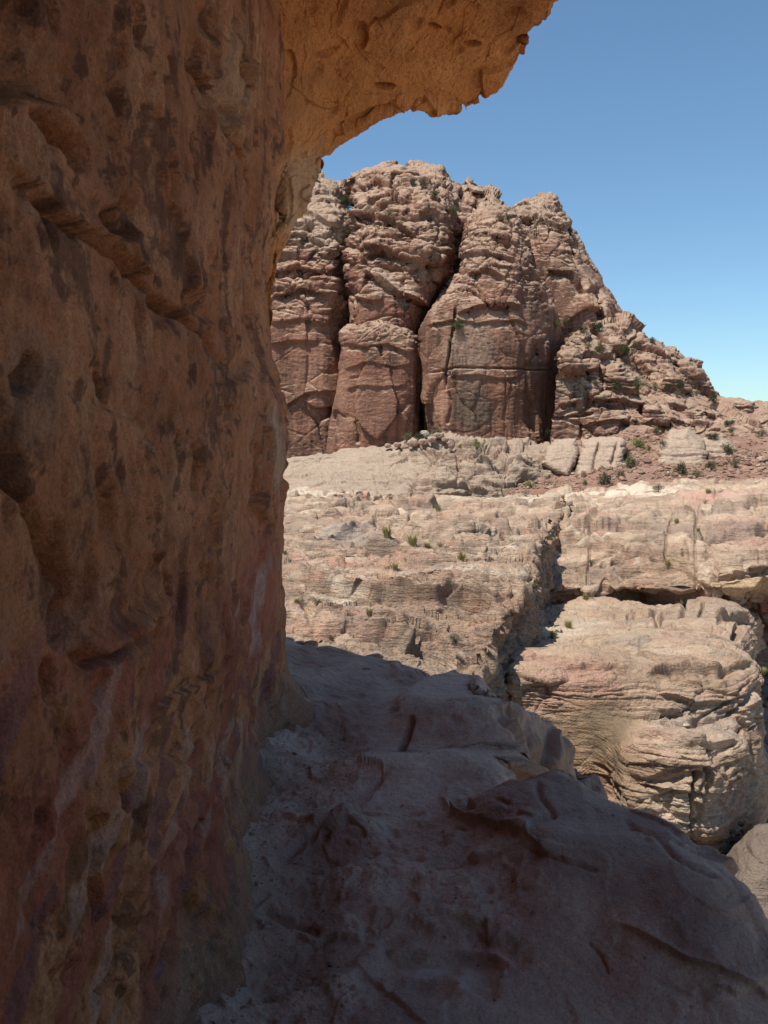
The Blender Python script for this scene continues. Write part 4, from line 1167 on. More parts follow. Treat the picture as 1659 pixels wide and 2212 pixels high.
    # tall pillar in the middle
    Y4 = [1010, 955, 880, 800, 730, 690, 650, 610, 570, 530, 500, 482, 470, 463, 463, 520]
    lx = [918, 917, 915, 913, 914, 924, 946, 978, 998, 1003, 1008, 1016, 1028, 1042, 1052, 1052]
    rx = [1192, 1194, 1198, 1203, 1203, 1198, 1188, 1172, 1152, 1134, 1120, 1112, 1102, 1088, 1076, 1076]
    d = [185, 185.5, 186.2, 187, 188, 188.8, 189.8, 191.2, 193.4, 196.5, 199.5, 202, 205, 209, 214, 250]
    s = Sheet(net(column(list(zip(lx, Y4)), list(zip(rx, Y4)), d, [22] * 16, pw=4.2, cut=(0.8, 1.2), pwr=2.3), 1.4), toward=(0, 0, 10))
    rough_mount(s, 151, 1.0, 0.45, 0.9, [
        ('step', [(985, 680), (1030, 665), (1090, 655), (1130, 668)], 8, 1.8), ('step', [(1010, 600), (1050, 590), (1090, 610)], 8, 1.5),
        ('step', [(1000, 560), (1050, 552), (1110, 570)], 8, 1.4), ('step', [(1010, 515), (1050, 505), (1110, 530)], 7, 1.6),
        ('crack', [(983, 655), (985, 700), (972, 740), (966, 790), (962, 850)], 2.6, 1.4),
        ('crack', [(925, 810), (980, 796), (1060, 797), (1130, 795), (1195, 800)], 2.2, 1.0),
        ('step', [(920, 706), (985, 690), (1030, 700), (1100, 690), (1150, 702)], 6, 0.8),
        ('crack', [(1090, 810), (1092, 860), (1090, 910)], 2, 0.5),
        ('step', [(970, 815), (1030, 812), (1080, 818), (1140, 812)], 7, 0.8), ('crack', [(968, 845), (975, 880), (966, 920)], 4, 0.9),
        ('crack', [(1165, 740), (1172, 780)], 4, 1.2), ('crack', [(1135, 560), (1165, 600), (1180, 660)], 4, 0.8)],
        top=lambda s: sstep(690, 560, s.Y))
    s.color(s.blob(1015, 750, 70, 80, 0.5, 10), (0.26, 0.195, 0.145), 0.6)
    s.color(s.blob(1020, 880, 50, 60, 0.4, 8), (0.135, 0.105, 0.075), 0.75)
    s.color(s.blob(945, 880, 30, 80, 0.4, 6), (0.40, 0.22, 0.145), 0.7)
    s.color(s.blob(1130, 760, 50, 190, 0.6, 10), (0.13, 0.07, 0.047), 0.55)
    s.color(s.blob(1130, 900, 60, 60, 0.5, 10), (0.28, 0.135, 0.082), 0.5)
    S.append(s)
    # back right summit
    Y5 = [860, 790, 735, 700, 665, 620, 575, 540, 510, 480, 458, 444, 436, 431, 431, 500]
    lx = [1130, 1130, 1120, 1110, 1106, 1104, 1104, 1106, 1108, 1110, 1116, 1124, 1140, 1160, 1172, 1172]
    rx = [1396, 1374, 1358, 1346, 1330, 1298, 1274, 1262, 1250, 1232, 1216, 1208, 1202, 1196, 1188, 1188]
    d = [209, 210, 211, 212, 213, 214.5, 216.5, 218.5, 221, 224.5, 228.5, 233, 238, 243, 250, 300]
    s = Sheet(net(column(list(zip(lx, Y5)), list(zip(rx, Y5)), d, [22] * 16, pw=2.2, cut=(0.6, 1.3)), 1.5), toward=(0, 0, 10))
    rough_mount(s, 161, 1.0, 0.9, 1.0, [
        ('step', [(1110, 480), (1160, 470), (1230, 500)], 8, 1.6), ('step', [(1180, 580), (1230, 590), (1270, 640)], 9, 2.0),
        ('crack', [(1290, 620), (1296, 680), (1300, 720)], 5, 1.8), ('crack', [(1230, 480), (1240, 560), (1262, 640)], 6, 1.2)],
        top=lambda s: sstep(600, 480, s.Y) * 0.8)
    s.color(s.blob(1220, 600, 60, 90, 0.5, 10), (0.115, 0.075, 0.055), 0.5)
    s.color(s.blob(1265, 650, 28, 45, 0.4, 6), (0.29, 0.145, 0.09), 0.7)
    s.color(s.blob(1190, 470, 80, 40, 0.5, 8), (0.28, 0.20, 0.145), 0.6)
    S.append(s)
    # broken slope running down to the right
    R = [
        [(1188, 1010, 178), (1280, 1010, 178), (1380, 1010, 178), (1480, 1010, 178), (1580, 1020, 178), (1680, 1030, 178), (1800, 1040, 178)],
        [(1190, 944, 182), (1280, 940, 182), (1370, 928, 184), (1480, 925, 186), (1570, 935, 188), (1660, 945, 190), (1800, 960, 192)],
        [(1200, 880, 183.5), (1280, 876, 184), (1360, 872, 187), (1450, 890, 191), (1540, 905, 195), (1640, 925, 198), (1800, 935, 200)],
        [(1206, 820, 184.5), (1270, 820, 186), (1340, 826, 191), (1420, 836, 197), (1500, 862, 202), (1620, 895, 206), (1800, 915, 208)],
        [(1210, 765, 186), (1250, 768, 190), (1320, 784, 198), (1400, 795, 205), (1480, 820, 210), (1600, 880, 214), (1800, 905, 216)],
        [(1220, 750, 194), (1262, 745, 202), (1340, 735, 210), (1400, 752, 215), (1470, 790, 219), (1580, 868, 222), (1800, 898, 224)],
        [(1240, 742, 206), (1290, 715, 215), (1352, 692, 222), (1420, 737, 226), (1490, 782, 230), (1560, 862, 234), (1800, 894, 234)],
        [(1240, 800, 240), (1290, 760, 250), (1352, 740, 260), (1420, 780, 260), (1490, 830, 262), (1560, 890, 262), (1800, 920, 262)],
    ]
    s = Sheet(net(R, 1.5), toward=(0, 0, 30))
    rough_mount(s, 171, 1.2, 1.1, 0.3, [
        ('crack', [(1190, 905), (1260, 893), (1290, 890)], 3.5, 1.2), ('crack', [(1258, 880), (1262, 920), (1258, 945)], 4, 1.2),
        ('step', [(1200, 872), (1270, 862), (1360, 858), (1420, 880)], 8, 1.4), ('step', [(1260, 915), (1320, 905), (1400, 915)], 8, 1.2),
        ('step', [(1215, 815), (1250, 800), (1300, 800)], 7, 1.2),
        ('pit', (1394, 884), (11, 17), -20, 4.5), ('step', [(1290, 790), (1330, 830), (1350, 850)], 7, 1.3), ('step', [(1380, 770), (1420, 800), (1440, 830)], 7, 1.3),
        ('step', [(1440, 870), (1500, 890), (1560, 905)], 7, 1.3), ('step', [(1420, 910), (1480, 915), (1540, 925)], 7, 1.2)],
        top=lambda s: 0.35 + 0.5 * sstep(900, 760, s.Y))
    s.color(sstep(0.0, 0.35, fbm(s.p, 9.0, 4, seed=300)) * sstep(1300, 1400, s.X), (0.27, 0.15, 0.10), 0.6)
    s.color(s.blob(1240, 830, 40, 60, 0.4, 8), (0.28, 0.21, 0.145), 0.6)
    S.append(s)
    # rock at the back of the clefts
    R = [[(300, 1040, 214), (800, 1040, 211), (1000, 1040, 208), (1250, 1040, 207)], [(300, 900, 216), (800, 900, 213), (1000, 900, 209), (1250, 900, 209)],
         [(300, 700, 219), (800, 700, 217), (1000, 700, 214), (1250, 740, 213)], [(300, 560, 226), (800, 560, 224), (1000, 560, 222), (1230, 640, 219)],
         [(300, 470, 240), (800, 470, 240), (1000, 480, 236), (1200, 540, 232)]]
    s = Sheet(net(R, 2.5), toward=(0, 0, 10))
    rough_mount(s, 181, 0.8, 0.5, 0.6)
    S.append(s)
    # blocks standing along the skyline
    for k, (pts, d, th) in enumerate([
        ([(952, 430), (950, 402), (962, 394), (984, 400), (988, 428)], 240, 8), ([(990, 430), (988, 408), (1000, 401), (1012, 404), (1012, 432)], 241, 7),
        ([(1014, 416), (1016, 406), (1030, 404), (1046, 413), (1044, 420), (1028, 420)], 240, 7), ([(1020, 440), (1018, 416), (1036, 416), (1042, 440)], 242, 7),
        ([(1128, 470), (1122, 452), (1138, 445), (1154, 452), (1152, 470)], 231, 8), ([(1160, 462), (1168, 440), (1184, 430), (1204, 434), (1212, 456), (1190, 466)], 233, 9),
        ([(1150, 452), (1162, 430), (1186, 418), (1202, 424), (1214, 450), (1190, 462)], 236, 9), ([(800, 398), (806, 372), (834, 360), (872, 358), (902, 368), (912, 390), (860, 405)], 226, 12),
        ([(1455, 800), (1452, 778), (1488, 777), (1500, 790), (1512, 800), (1530, 825), (1547, 850), (1538, 860), (1500, 852), (1470, 830)], 214, 10),
        ([(1395, 752), (1393, 729), (1430, 739), (1449, 766), (1442, 775), (1410, 772)], 219, 9), ([(1338, 724), (1336, 694), (1356, 690), (1374, 718), (1368, 738)], 221, 8),
        ([(1548, 884), (1550, 862), (1600, 863), (1626, 870), (1641, 892), (1632, 914), (1580, 906)], 211, 9), ([(1208, 800), (1205, 762), (1218, 750), (1246, 756), (1270, 790), (1262, 812), (1230, 816)], 183, 8),
        ([(1290, 850), (1296, 800), (1330, 790), (1372, 822), (1380, 850), (1340, 862)], 189, 7), ([(1420, 850), (1440, 800), (1470, 812), (1490, 845), (1460, 862)], 199, 7),
        ([(1380, 920), (1392, 880), (1420, 872), (1450, 905), (1452, 928)], 184, 7), ([(1300, 760), (1310, 730), (1340, 726), (1356, 752), (1340, 770)], 204, 7),
        ([(1540, 930), (1556, 900), (1600, 905), (1610, 930), (1580, 942)], 196, 7), ([(1460, 905), (1480, 880), (1520, 890), (1530, 915), (1490, 925)], 192, 6)]):
        s = lump(pts, d, th, seed=30 + k, amp=0.8, pw=3.0, lay=1.3)
        s.color(0 * s.Y + 1, (0.23, 0.145, 0.10), 0.5)
        S.append(s)
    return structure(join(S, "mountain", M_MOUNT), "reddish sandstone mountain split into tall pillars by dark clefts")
build_mountain()

# ------------------------------------------------------------------ foothill: cliff band, slabs and scree under the mountain
def build_foothill():
    R = [
        [(300, 1010, 196), (640, 1000, 196), (740, 985, 194), (860, 962, 192), (960, 950, 188), (1080, 958, 188), (1180, 960, 188), (1300, 960, 188)],
        [(300, 998, 178), (640, 988, 176), (740, 975, 174), (860, 958, 172), (960, 948, 170), (1080, 960, 171), (1172, 962, 171), (1300, 975, 172)],
        [(300, 1005, 172), (640, 1000, 171), (740, 990, 169), (860, 978, 167), (960, 968, 164), (1080, 975, 165), (1168, 980, 165), (1290, 990, 166)],
        [(300, 1030, 163), (640, 1025, 162), (740, 1015, 161), (850, 1012, 160), (960, 1010, 157), (1080, 1010, 157), (1160, 1018, 158), (1280, 1025, 159)],
        [(300, 1055, 153), (640, 1050, 152), (740, 1046, 152), (850, 1050, 152), (960, 1050, 150), (1080, 1046, 151), (1150, 1050, 153), (1270, 1050, 155)],
        [(300, 1085, 146), (640, 1078, 146), (740, 1075, 146), (850, 1084, 146), (960, 1086, 147), (1080, 1084, 148), (1135, 1080, 149), (1260, 1080, 150)],
        [(300, 1120, 144), (640, 1115, 144), (740, 1110, 144), (850, 1110, 144), (960, 1110, 146), (1080, 1110, 147), (1135, 1110, 148), (1260, 1110, 149)],
    ]
    s = Sheet(net(R, 1.5), toward=(0, 0, 12))
    p = s.p
    s.D += 1.0 * fbm(p, 10.0, 3, seed=401)
    s.push(); p, sp = s.p, s.sp
    wx = np.stack([pn(p * 0.09, 40), pn(p * 0.09, 41), pn(p * 0.09, 42)], -1)
    f1, f2, idc = worley(p * np.array([0.10, 0.10, 0.2]) + 0.4 * wx, 15)
    right = sstep(820, 960, s.X)
    s.D += (0.3 + 0.7 * right) * (2.4 * (idc - 0.5) * sstep(0.0, 0.15, f2 - f1) - 0.6 * sstep(0.05, 0, f2 - f1))
    zz = p[:, 2] + 0.02 * p[:, 0] + 1.2 * fbm(p, 12.0, 3, seed=402)
    s.D -= 0.7 * bedding(s, 240, 0.28)
    s.D += (0.3 + 0.7 * right) * (facet(p, (5, 5, 3), 0.9, 22, 0.25, 0.3) + facet(p, (2, 2, 1.2), 0.3, 23))
    s.D += 0.5 * (0.5 + 0.5 * right) * layers(zz / 2.6, 0) + 0.38 * layers(zz / 0.8 + 2, 1)
    s.D += 0.45 * fbm(p * [0.4, 0.6, 1.4], 3.2, 5, 0.6, sp, seed=403)
    pk = pn(p * [0.4, 0.4, 0.6], 61)
    s.D -= 0.8 * sstep(0.36, 0.56, pk) * right
    s.strokes([('step', [(850, 1015), (845, 1040), (838, 1060)], 7, 0.9), ('crack', [(985, 985), (990, 1020), (985, 1060)], 3, 0.8),
               ('step', [(900, 1050), (960, 1055), (1010, 1050), (1060, 1058)], 7, 1.2), ('step', [(1020, 1005), (1080, 1000), (1160, 1005)], 6, 1.4),
               ('step', [(940, 1000), (970, 1010), (990, 1010)], 6, 1.0), ('step', [(1030, 1040), (1090, 1036), (1140, 1035)], 7, 1.4),
               ('crack', [(1090, 1040), (1092, 1070)], 4, 1.0)], jit=3)
    s.color((1 - right), (0.32, 0.25, 0.185), 0.5)
    s.color(right * sstep(0.0, 0.4, fbm(p, 6.0, 4, seed=404)), (0.24, 0.185, 0.14), 0.5)
    s.color(s.blob(1060, 1068, 60, 14, 0.5, 5), (0.13, 0.10, 0.085), 0.5)
    foot = structure(join([s], "hill", M_FOOT), "low grey sandstone cliff band under the mountain")
    # scree
    R = [
        [(1060, 1100, 143), (1200, 1098, 138), (1350, 1090, 134), (1500, 1080, 132), (1640, 1070, 132), (1800, 1060, 132)],
        [(1080, 1084, 147), (1200, 1074, 142), (1350, 1062, 138), (1500, 1050, 136), (1640, 1040, 136), (1800, 1030, 136)],
        [(1110, 1058, 153), (1200, 1046, 150), (1350, 1030, 148), (1500, 1028, 146), (1640, 1022, 146), (1800, 1012, 146)],
        [(1150, 1022, 161), (1230, 1020, 158), (1360, 1000, 158), (1500, 1000, 156), (1640, 1000, 156), (1800, 990, 156)],
        [(1180, 990, 170), (1280, 985, 168), (1380, 968, 170), (1500, 968, 170), (1640, 970, 170), (1800, 962, 170)],
        [(1190, 955, 182), (1290, 945, 182), (1390, 930, 186), (1500, 930, 188), (1640, 940, 190), (1800, 935, 190)],
    ]
    s = Sheet(net(R, 2.0), toward=(0, 0, 12))
    p, sp = s.p, s.sp
    s.D += 0.9 * fbm(p, 9.0, 4, 0.5, sp, seed=411) + 0.25 * fbm(p, 0.9, 3, 0.6, sp, seed=412, kind='b')
    ts = sstep(0.15, 0.4, fbm(p * [0.6, 1, 1], 14.0, 3, seed=413)) * sstep(1380, 1460, s.X)
    s.D += ts * (0.9 * layers(p[:, 2] / 2.0 + 0.7 * fbm(p, 8.0, 3, seed=414), 0) + 0.4 * fbm(p, 3.0, 4, 0.6, sp, seed=415))
    s.color(ts, (0.38, 0.27, 0.195), 0.8)
    SURF["scree"] = (s, None)
    scree = structure(join([s], "scree_ground", M_SCREE), "slope of loose reddish earth and rubble at the mountain's foot")
    return foot
build_foothill()

def stone_thing(sheet, name, label, cat, mat, group=None):
    o = join([sheet], name, mat)
    o['label'] = label; o['category'] = cat
    if group: o['group'] = group
    return o

def build_slabs():
    pale = (0.47, 0.345, 0.255)
    for pts, d, th, tilt, lab in [
        ([(1172, 1002), (1182, 968), (1200, 952), (1244, 948), (1250, 980), (1240, 1008), (1228, 1030), (1200, 1022)], 158, 8, 0.10, "pinkish tan slab leaning under the dark cleft, left of the scree's grooved slab"),
        ([(1240, 1040), (1250, 985), (1258, 952), (1300, 943), (1346, 946), (1354, 968), (1346, 1002), (1332, 1030), (1290, 1044)], 157, 8, 0.10, "wide pale slab split by slanting grooves at the edge of the scree"),
        ([(1418, 1006), (1430, 962), (1448, 932), (1486, 927), (1514, 948), (1532, 985), (1520, 1016), (1480, 1022), (1440, 1018)], 157, 9, 0.08, "brown humped boulder with a hollowed shaded side, alone in the scree"),
        ([(1512, 1004), (1516, 948), (1546, 936), (1582, 962), (1602, 992), (1560, 1008)], 163, 8, 0.08, "smooth pale wedge of rock just behind the humped brown boulder"),
    ]:
        s = lump(pts, d, th, tilt, seed=int(d) + len(lab), amp=0.45, pw=6.0, lay=0.7)
        s.color(0 * s.Y + 1, pale, 0.6)
        s.strokes([('crack', [(1297, 950), (1288, 985), (1278, 1036)], 3, 0.9), ('crack', [(1335, 952), (1325, 985), (1318, 1005)], 3.5, 0.8)], jit=2)
        stone_thing(s, "boulder", lab, "rock slab", M_FOOT)
build_slabs()

# ------------------------------------------------------------------ ground sheet reaching the horizon, canyon floor
def build_ground():
    a = np.linspace(-math.pi, math.pi, 240)
    r = np.concatenate([np.linspace(0.5, 14, 10), np.geomspace(16, 120, 120), np.geomspace(130, 4000, 30)])
    A, Rr = np.meshgrid(a, r)
    P = np.stack([Rr * np.sin(A), Rr * np.cos(A), -15.5 + 0 * A], -1)
    s = Sheet(P, toward=(0, 0, 50))
    s.D += 0.5 * fbm(s.p, 12.0, 4, seed=501) + 0.25 * fbm(s.p, 3.0, 3, seed=502)
    d = s.D.reshape(s.sh); d[:, -1] = d[:, 0]
    structure(join([s], "ground", M_FLOOR, buf=False), "pale gravel floor of the canyon")
    # finer part of the floor that shows on the right
    R = [[(1500, 1330, 90), (1700, 1330, 90), (1900, 1330, 90)], [(1540, 1420, 60), (1700, 1420, 60), (1900, 1420, 60)],
         [(1540, 1500, 49), (1700, 1500, 49), (1900, 1500, 49)], [(1540, 1620, 39), (1700, 1620, 39), (1900, 1620, 39)],
         [(1500, 1800, 31), (1700, 1800, 31), (1900, 1800, 31)], [(1500, 2000, 25), (1700, 2000, 25), (1900, 2000, 25)]]
    s = Sheet(net(R, 2.2), toward=(0, 0, 20))
    p, sp = s.p, s.sp
    s.D += 0.5 * fbm(p, 5.0, 4, 0.55, sp, seed=511) + 0.16 * layers(p[:, 2] / 0.5 + fbm(p, 4.0, 3, seed=512), 0)
    s.D += 0.12 * fbm(p, 0.6, 3, 0.6, sp, seed=513, kind='b')
    s.color(sstep(0.0, 0.4, fbm(p, 4.0, 3, seed=514)), (0.50, 0.32, 0.25), 0.5)
    SURF["floor"] = (s, None)
    structure(join([s], "canyon_floor", M_FLOOR), "pale pink gravel of the canyon floor beside the outcrop")
build_ground()

# ------------------------------------------------------------------ loose rubble
_t = (1 + 5 ** 0.5) / 2
ICO_V = np.array([(-1, _t, 0), (1, _t, 0), (-1, -_t, 0), (1, -_t, 0), (0, -1, _t), (0, 1, _t), (0, -1, -_t), (0, 1, -_t), (_t, 0, -1), (_t, 0, 1), (-_t, 0, -1), (-_t, 0, 1)]) / 1.9
ICO_F = np.array([(0, 11, 5), (0, 5, 1), (0, 1, 7), (0, 7, 10), (0, 10, 11), (1, 5, 9), (5, 11, 4), (11, 10, 2), (10, 7, 6), (7, 1, 8), (3, 9, 4), (3, 4, 2), (3, 2, 6), (3, 6, 8), (3, 8, 9),
                  (4, 9, 5), (2, 4, 11), (6, 2, 10), (8, 6, 7), (9, 8, 1)])

def rubble(name, label, key, n, size, mat, keep, seed, category):
    r = np.random.RandomState(seed)
    s, extra = SURF[key]
    P = s.P.reshape(-1, 3)
    X, Y, f = project(P)
    w = keep(X, Y, P, extra)
    w = np.clip(w, 0, None); w = w / w.sum()
    idx = r.choice(len(P), n, p=w)
    c = P[idx]
    sz = size(r, n)
    V = ICO_V[None] * (1 + 0.35 * r.uniform(-1, 1, (n, 12, 1)))
    V = V * np.stack([np.ones(n), r.uniform(0.6, 1.2, n), r.uniform(0.45, 0.9, n)], -1)[:, None]
    a = r.uniform(0, 6.28, n); ca, sa = np.cos(a)[:, None], np.sin(a)[:, None]
    V = np.stack([V[..., 0] * ca - V[..., 1] * sa, V[..., 0] * sa + V[..., 1] * ca, V[..., 2]], -1)
    V = V * sz[:, None, None] + c[:, None] + np.array([0, 0, 0.25])[None, None] * sz[:, None, None]
    F = (ICO_F[None] + (np.arange(n) * 12)[:, None, None]).reshape(-1, 3)
    pal = np.array([(0.24, 0.14, 0.10), (0.33, 0.215, 0.15), (0.44, 0.32, 0.235), (0.19, 0.11, 0.08), (0.29, 0.185, 0.135)])
    col = np.concatenate([pal[r.randint(0, 5, n)], np.full((n, 1), 0.8)], 1)
    o = raw_mesh(name, V.reshape(-1, 3), F, mat, np.repeat(col, 12, 0), smooth=False)
    o['kind'] = 'stuff'; o['label'] = label
    return o

rubble("scree_rubble", "loose red and tan stones strewn down the scree slope", "scree", 5200, lambda r, n: np.clip(np.exp(r.normal(-1.75, 0.6, n)), 0.06, 1.0), M_SCREE,
       lambda X, Y, P, e: (X > 1090) * (X < 1720) * (Y > 915) * (Y < 1085) * (0.4 + sstep(0.0, 0.4, fbm(P, 6.0, 3, seed=70))), 5, "rubble")
rubble("floor_rubble", "pale stones scattered on the canyon floor beside the outcrop", "floor", 1500, lambda r, n: np.clip(np.exp(r.normal(-2.6, 0.6, n)), 0.03, 0.5), M_FLOOR,
       lambda X, Y, P, e: (X > 1590) * (X < 1720) * (Y > 1390) * (Y < 1900) * 1.0, 6, "rubble")
rubble("path_gravel", "brown grit and small stones lying on the path by the wall's foot", "path", 1700, lambda r, n: np.clip(np.exp(r.normal(-5.75, 0.5, n)), 0.002, 0.014), M_LEDGE,
       lambda X, Y, P, e: (X > 430) * (X < 1500) * (Y > 1560) * (Y < 2230) * (P[:, 2] > -2.0) * (e ** 2 * 0.4 + 0.02) * P[:, 1] ** 1.0, 7, "gravel")

# ------------------------------------------------------------------ single stones and boulders
def angular(cx, cy, w, h, r, n=9):
    a0 = r.uniform(0, 1)
    return [(cx + w * (0.82 + 0.3 * r.rand()) * math.copysign(abs(math.cos(t)) ** 0.75, math.cos(t)), cy + h * (0.82 + 0.3 * r.rand()) * math.copysign(abs(math.sin(t)) ** 0.75, math.sin(t)))
            for t in [(k + a0 + r.uniform(-0.25, 0.25)) / n * 2 * math.pi for k in range(n)]]

def build_stones():
    r = np.random.RandomState(3)
    rim = [
        (604, 1391, 13, 9, 7.55, "low brown stone against the wall's foot, first of the stone row"), (623, 1386, 15, 11, 7.6, "rounded reddish stone, tallest of the row next to the wall"),
        (646, 1394, 17, 11, 7.4, "wide brown stone in the middle of the row beside the wall"), (672, 1393, 16, 10, 7.35, "squarish stone near the sunny end of the row beside the wall"),
        (692, 1404, 13, 8, 7.15, "small tilted stone ending the row beside the wall"), (630, 1404, 9, 6, 7.2, "little stone lying in front of the row beside the wall"),
        (748, 1424, 24, 12, 6.85, "flat topped slab, first of the stones on the ledge's sunlit rim"), (779, 1434, 17, 13, 6.6, "dark blocky stone wedged between the flat slabs on the rim"),
        (806, 1421, 22, 9, 6.75, "long thin slab lying along the rim above the dark blocky stone"), (836, 1438, 26, 13, 6.45, "largest grey slab on the ledge's rim"),
        (792, 1448, 10, 7, 6.3, "small angular stone fallen in front of the rim slabs"), (868, 1447, 20, 9, 6.3, "low slab tapering off at the end of the rim stones"),
    ]
    for k, (x, y, w, h, d, lab) in enumerate(rim):
        s = lump(angular(x, y, w, h, r), d, w * K / FPX * d * 0.6, seed=50 + k, amp=0.5, pw=3.5, lay=0.7)
        s.color(0 * s.Y + 1, [(0.33, 0.21, 0.16), (0.38, 0.27, 0.21), (0.30, 0.185, 0.145)][k % 3], 0.7)
        stone_thing(s, "stone", lab, "stone", M_LEDGE, "stones along the rim of the path")
    foot = [
        (838, 963, 8, 5, "small tan boulder at the left end of the rockfall under the cleft"), (858, 961, 9, 6, "tan boulder in the rockfall, second one out from the sheer pillar's shade"),
        (893, 957, 13, 9, "big angular tan boulder in the middle of the rockfall"), (914, 955, 12, 7, "flat tan boulder right of the big angular one"),
        (917, 938, 11, 8, "pale grey tilted boulder beside the dark green bush"), (934, 949, 10, 7, "tan boulder high in the rockfall under the olive bush"),
        (949, 941, 12, 8, "reddish boulder at the top of the rockfall"), (962, 950, 8, 6, "small reddish boulder next to the pointed one"),
        (975, 957, 7, 13, "pointed upright boulder at the corner of the tall pillar"), (876, 965, 7, 5, "small pale boulder below the big angular one"),
    ]
    for k, (x, y, w, h, lab) in enumerate(foot):
        d = surface(x, y + h * 0.6)[1][2] - 1.0
        s = lump(angular(x, y, w, h, r), d, w * K / FPX * d * 0.8, seed=80 + k, amp=0.6, pw=3.5, lay=0.4)
        s.color(0 * s.Y + 1, (0.50, 0.45, 0.40) if 'pale grey' in lab else (0.42, 0.28, 0.21), 0.8)
        stone_thing(s, "boulder", lab, "boulder", M_FOOT, "boulders of the rockfall under the dark cleft")
    s = lump([(1548, 1960), (1565, 1880), (1590, 1825), (1630, 1785), (1720, 1770), (1800, 1880), (1800, 2150), (1700, 2200), (1620, 2120)], 15.5, 2.5, 0.004, seed=9, amp=0.4, pw=3.0, lay=0.6)
    s.color(0 * s.Y + 1, (0.15, 0.12, 0.10), 0.85)
    stone_thing(s, "boulder", "dark grey rounded boulder far below the path's outer edge, under the layered outcrop", "boulder", M_BLOCK)
    s = lump([(1610, 2080), (1640, 2000), (1700, 1980), (1800, 2000), (1800, 2200), (1650, 2200)], 9.0, 2.0, seed=11, amp=0.4, pw=3.0)
    s.color(0 * s.Y + 1, (0.36, 0.20, 0.11), 0.8)
    stone_thing(s, "boulder", "orange brown rock peeping out just below the path's outer edge", "boulder", M_BLOCK)
    s = lump(angular(1482, 1567, 10, 5, r), 19.4, 0.25, seed=12, amp=0.4, pw=3.0)
    s.color(0 * s.Y + 1, (0.62, 0.53, 0.45), 0.9)
    stone_thing(s, "stone", "pale loose stone lying on the front of the layered outcrop", "stone", M_BLOCK)

ALLB = None
def surface(X, Y, rad=3.0):
    """nearest terrain point seen at photo position (X,Y): world point and (X,Y,distance)"""
    global ALLB, ALLP
    if ALLB is None:
        ALLB = np.concatenate(BUF); ALLP = np.concatenate(BUFP)
    for k in range(4):
        m = np.where((np.abs(ALLB[:, 0] - X) < rad) & (np.abs(ALLB[:, 1] - Y) < rad) & (ALLB[:, 2] > 1.0))[0]
        if len(m):
            j = m[np.argmin(ALLB[m, 2])]
            return ALLP[j].astype(float), ALLB[j]
        rad *= 2
    return at(X, Y, 150.0), np.array([X, Y, 150.0])
build_stones()

# ------------------------------------------------------------------ shrubs and grass tufts
def leaf_mat(name, c, c2):
    m = bpy.data.materials.new(name); m.use_nodes = True
    t = m.node_tree; n = t.nodes
    bs = n["Principled BSDF"]; bs.inputs["Roughness"].default_value = 0.7; bs.inputs["Specular IOR Level"].default_value = 0.2
    g = n.new("ShaderNodeNewGeometry"); o = n.new("ShaderNodeObjectInfo")
    r = n.new("ShaderNodeMix"); r.data_type = 'RGBA'
    r.inputs["A"].default_value = c + (1,); r.inputs["B"].default_value = c2 + (1,)
    nz = n.new("ShaderNodeTexNoise"); nz.inputs["Scale"].default_value = 3.0
    t.links.new(g.outputs["Random Per Island"], r.inputs["Factor"])
    t.links.new(r.outputs["Result"], bs.inputs["Base Color"])
    return m
M_STEM = leaf_mat("twig", (0.13, 0.095, 0.065), (0.20, 0.155, 0.11))
LEAVES = {'green': leaf_mat("green_leaves", (0.045, 0.062, 0.022), (0.11, 0.13, 0.045)), 'bright': leaf_mat("bright_leaves", (0.10, 0.14, 0.03), (0.19, 0.23, 0.06)),
          'olive': leaf_mat("olive_leaves", (0.075, 0.08, 0.042), (0.155, 0.155, 0.085)), 'dark': leaf_mat("dark_leaves", (0.026, 0.034, 0.016), (0.075, 0.085, 0.036)),
          'grass': leaf_mat("grass_blades", (0.16, 0.165, 0.05), (0.38, 0.33, 0.14)), 'yellow': leaf_mat("dry_blades", (0.30, 0.21, 0.07), (0.46, 0.35, 0.13)),
          'dry': leaf_mat("dry_leaves", (0.17, 0.135, 0.085), (0.29, 0.24, 0.16))}

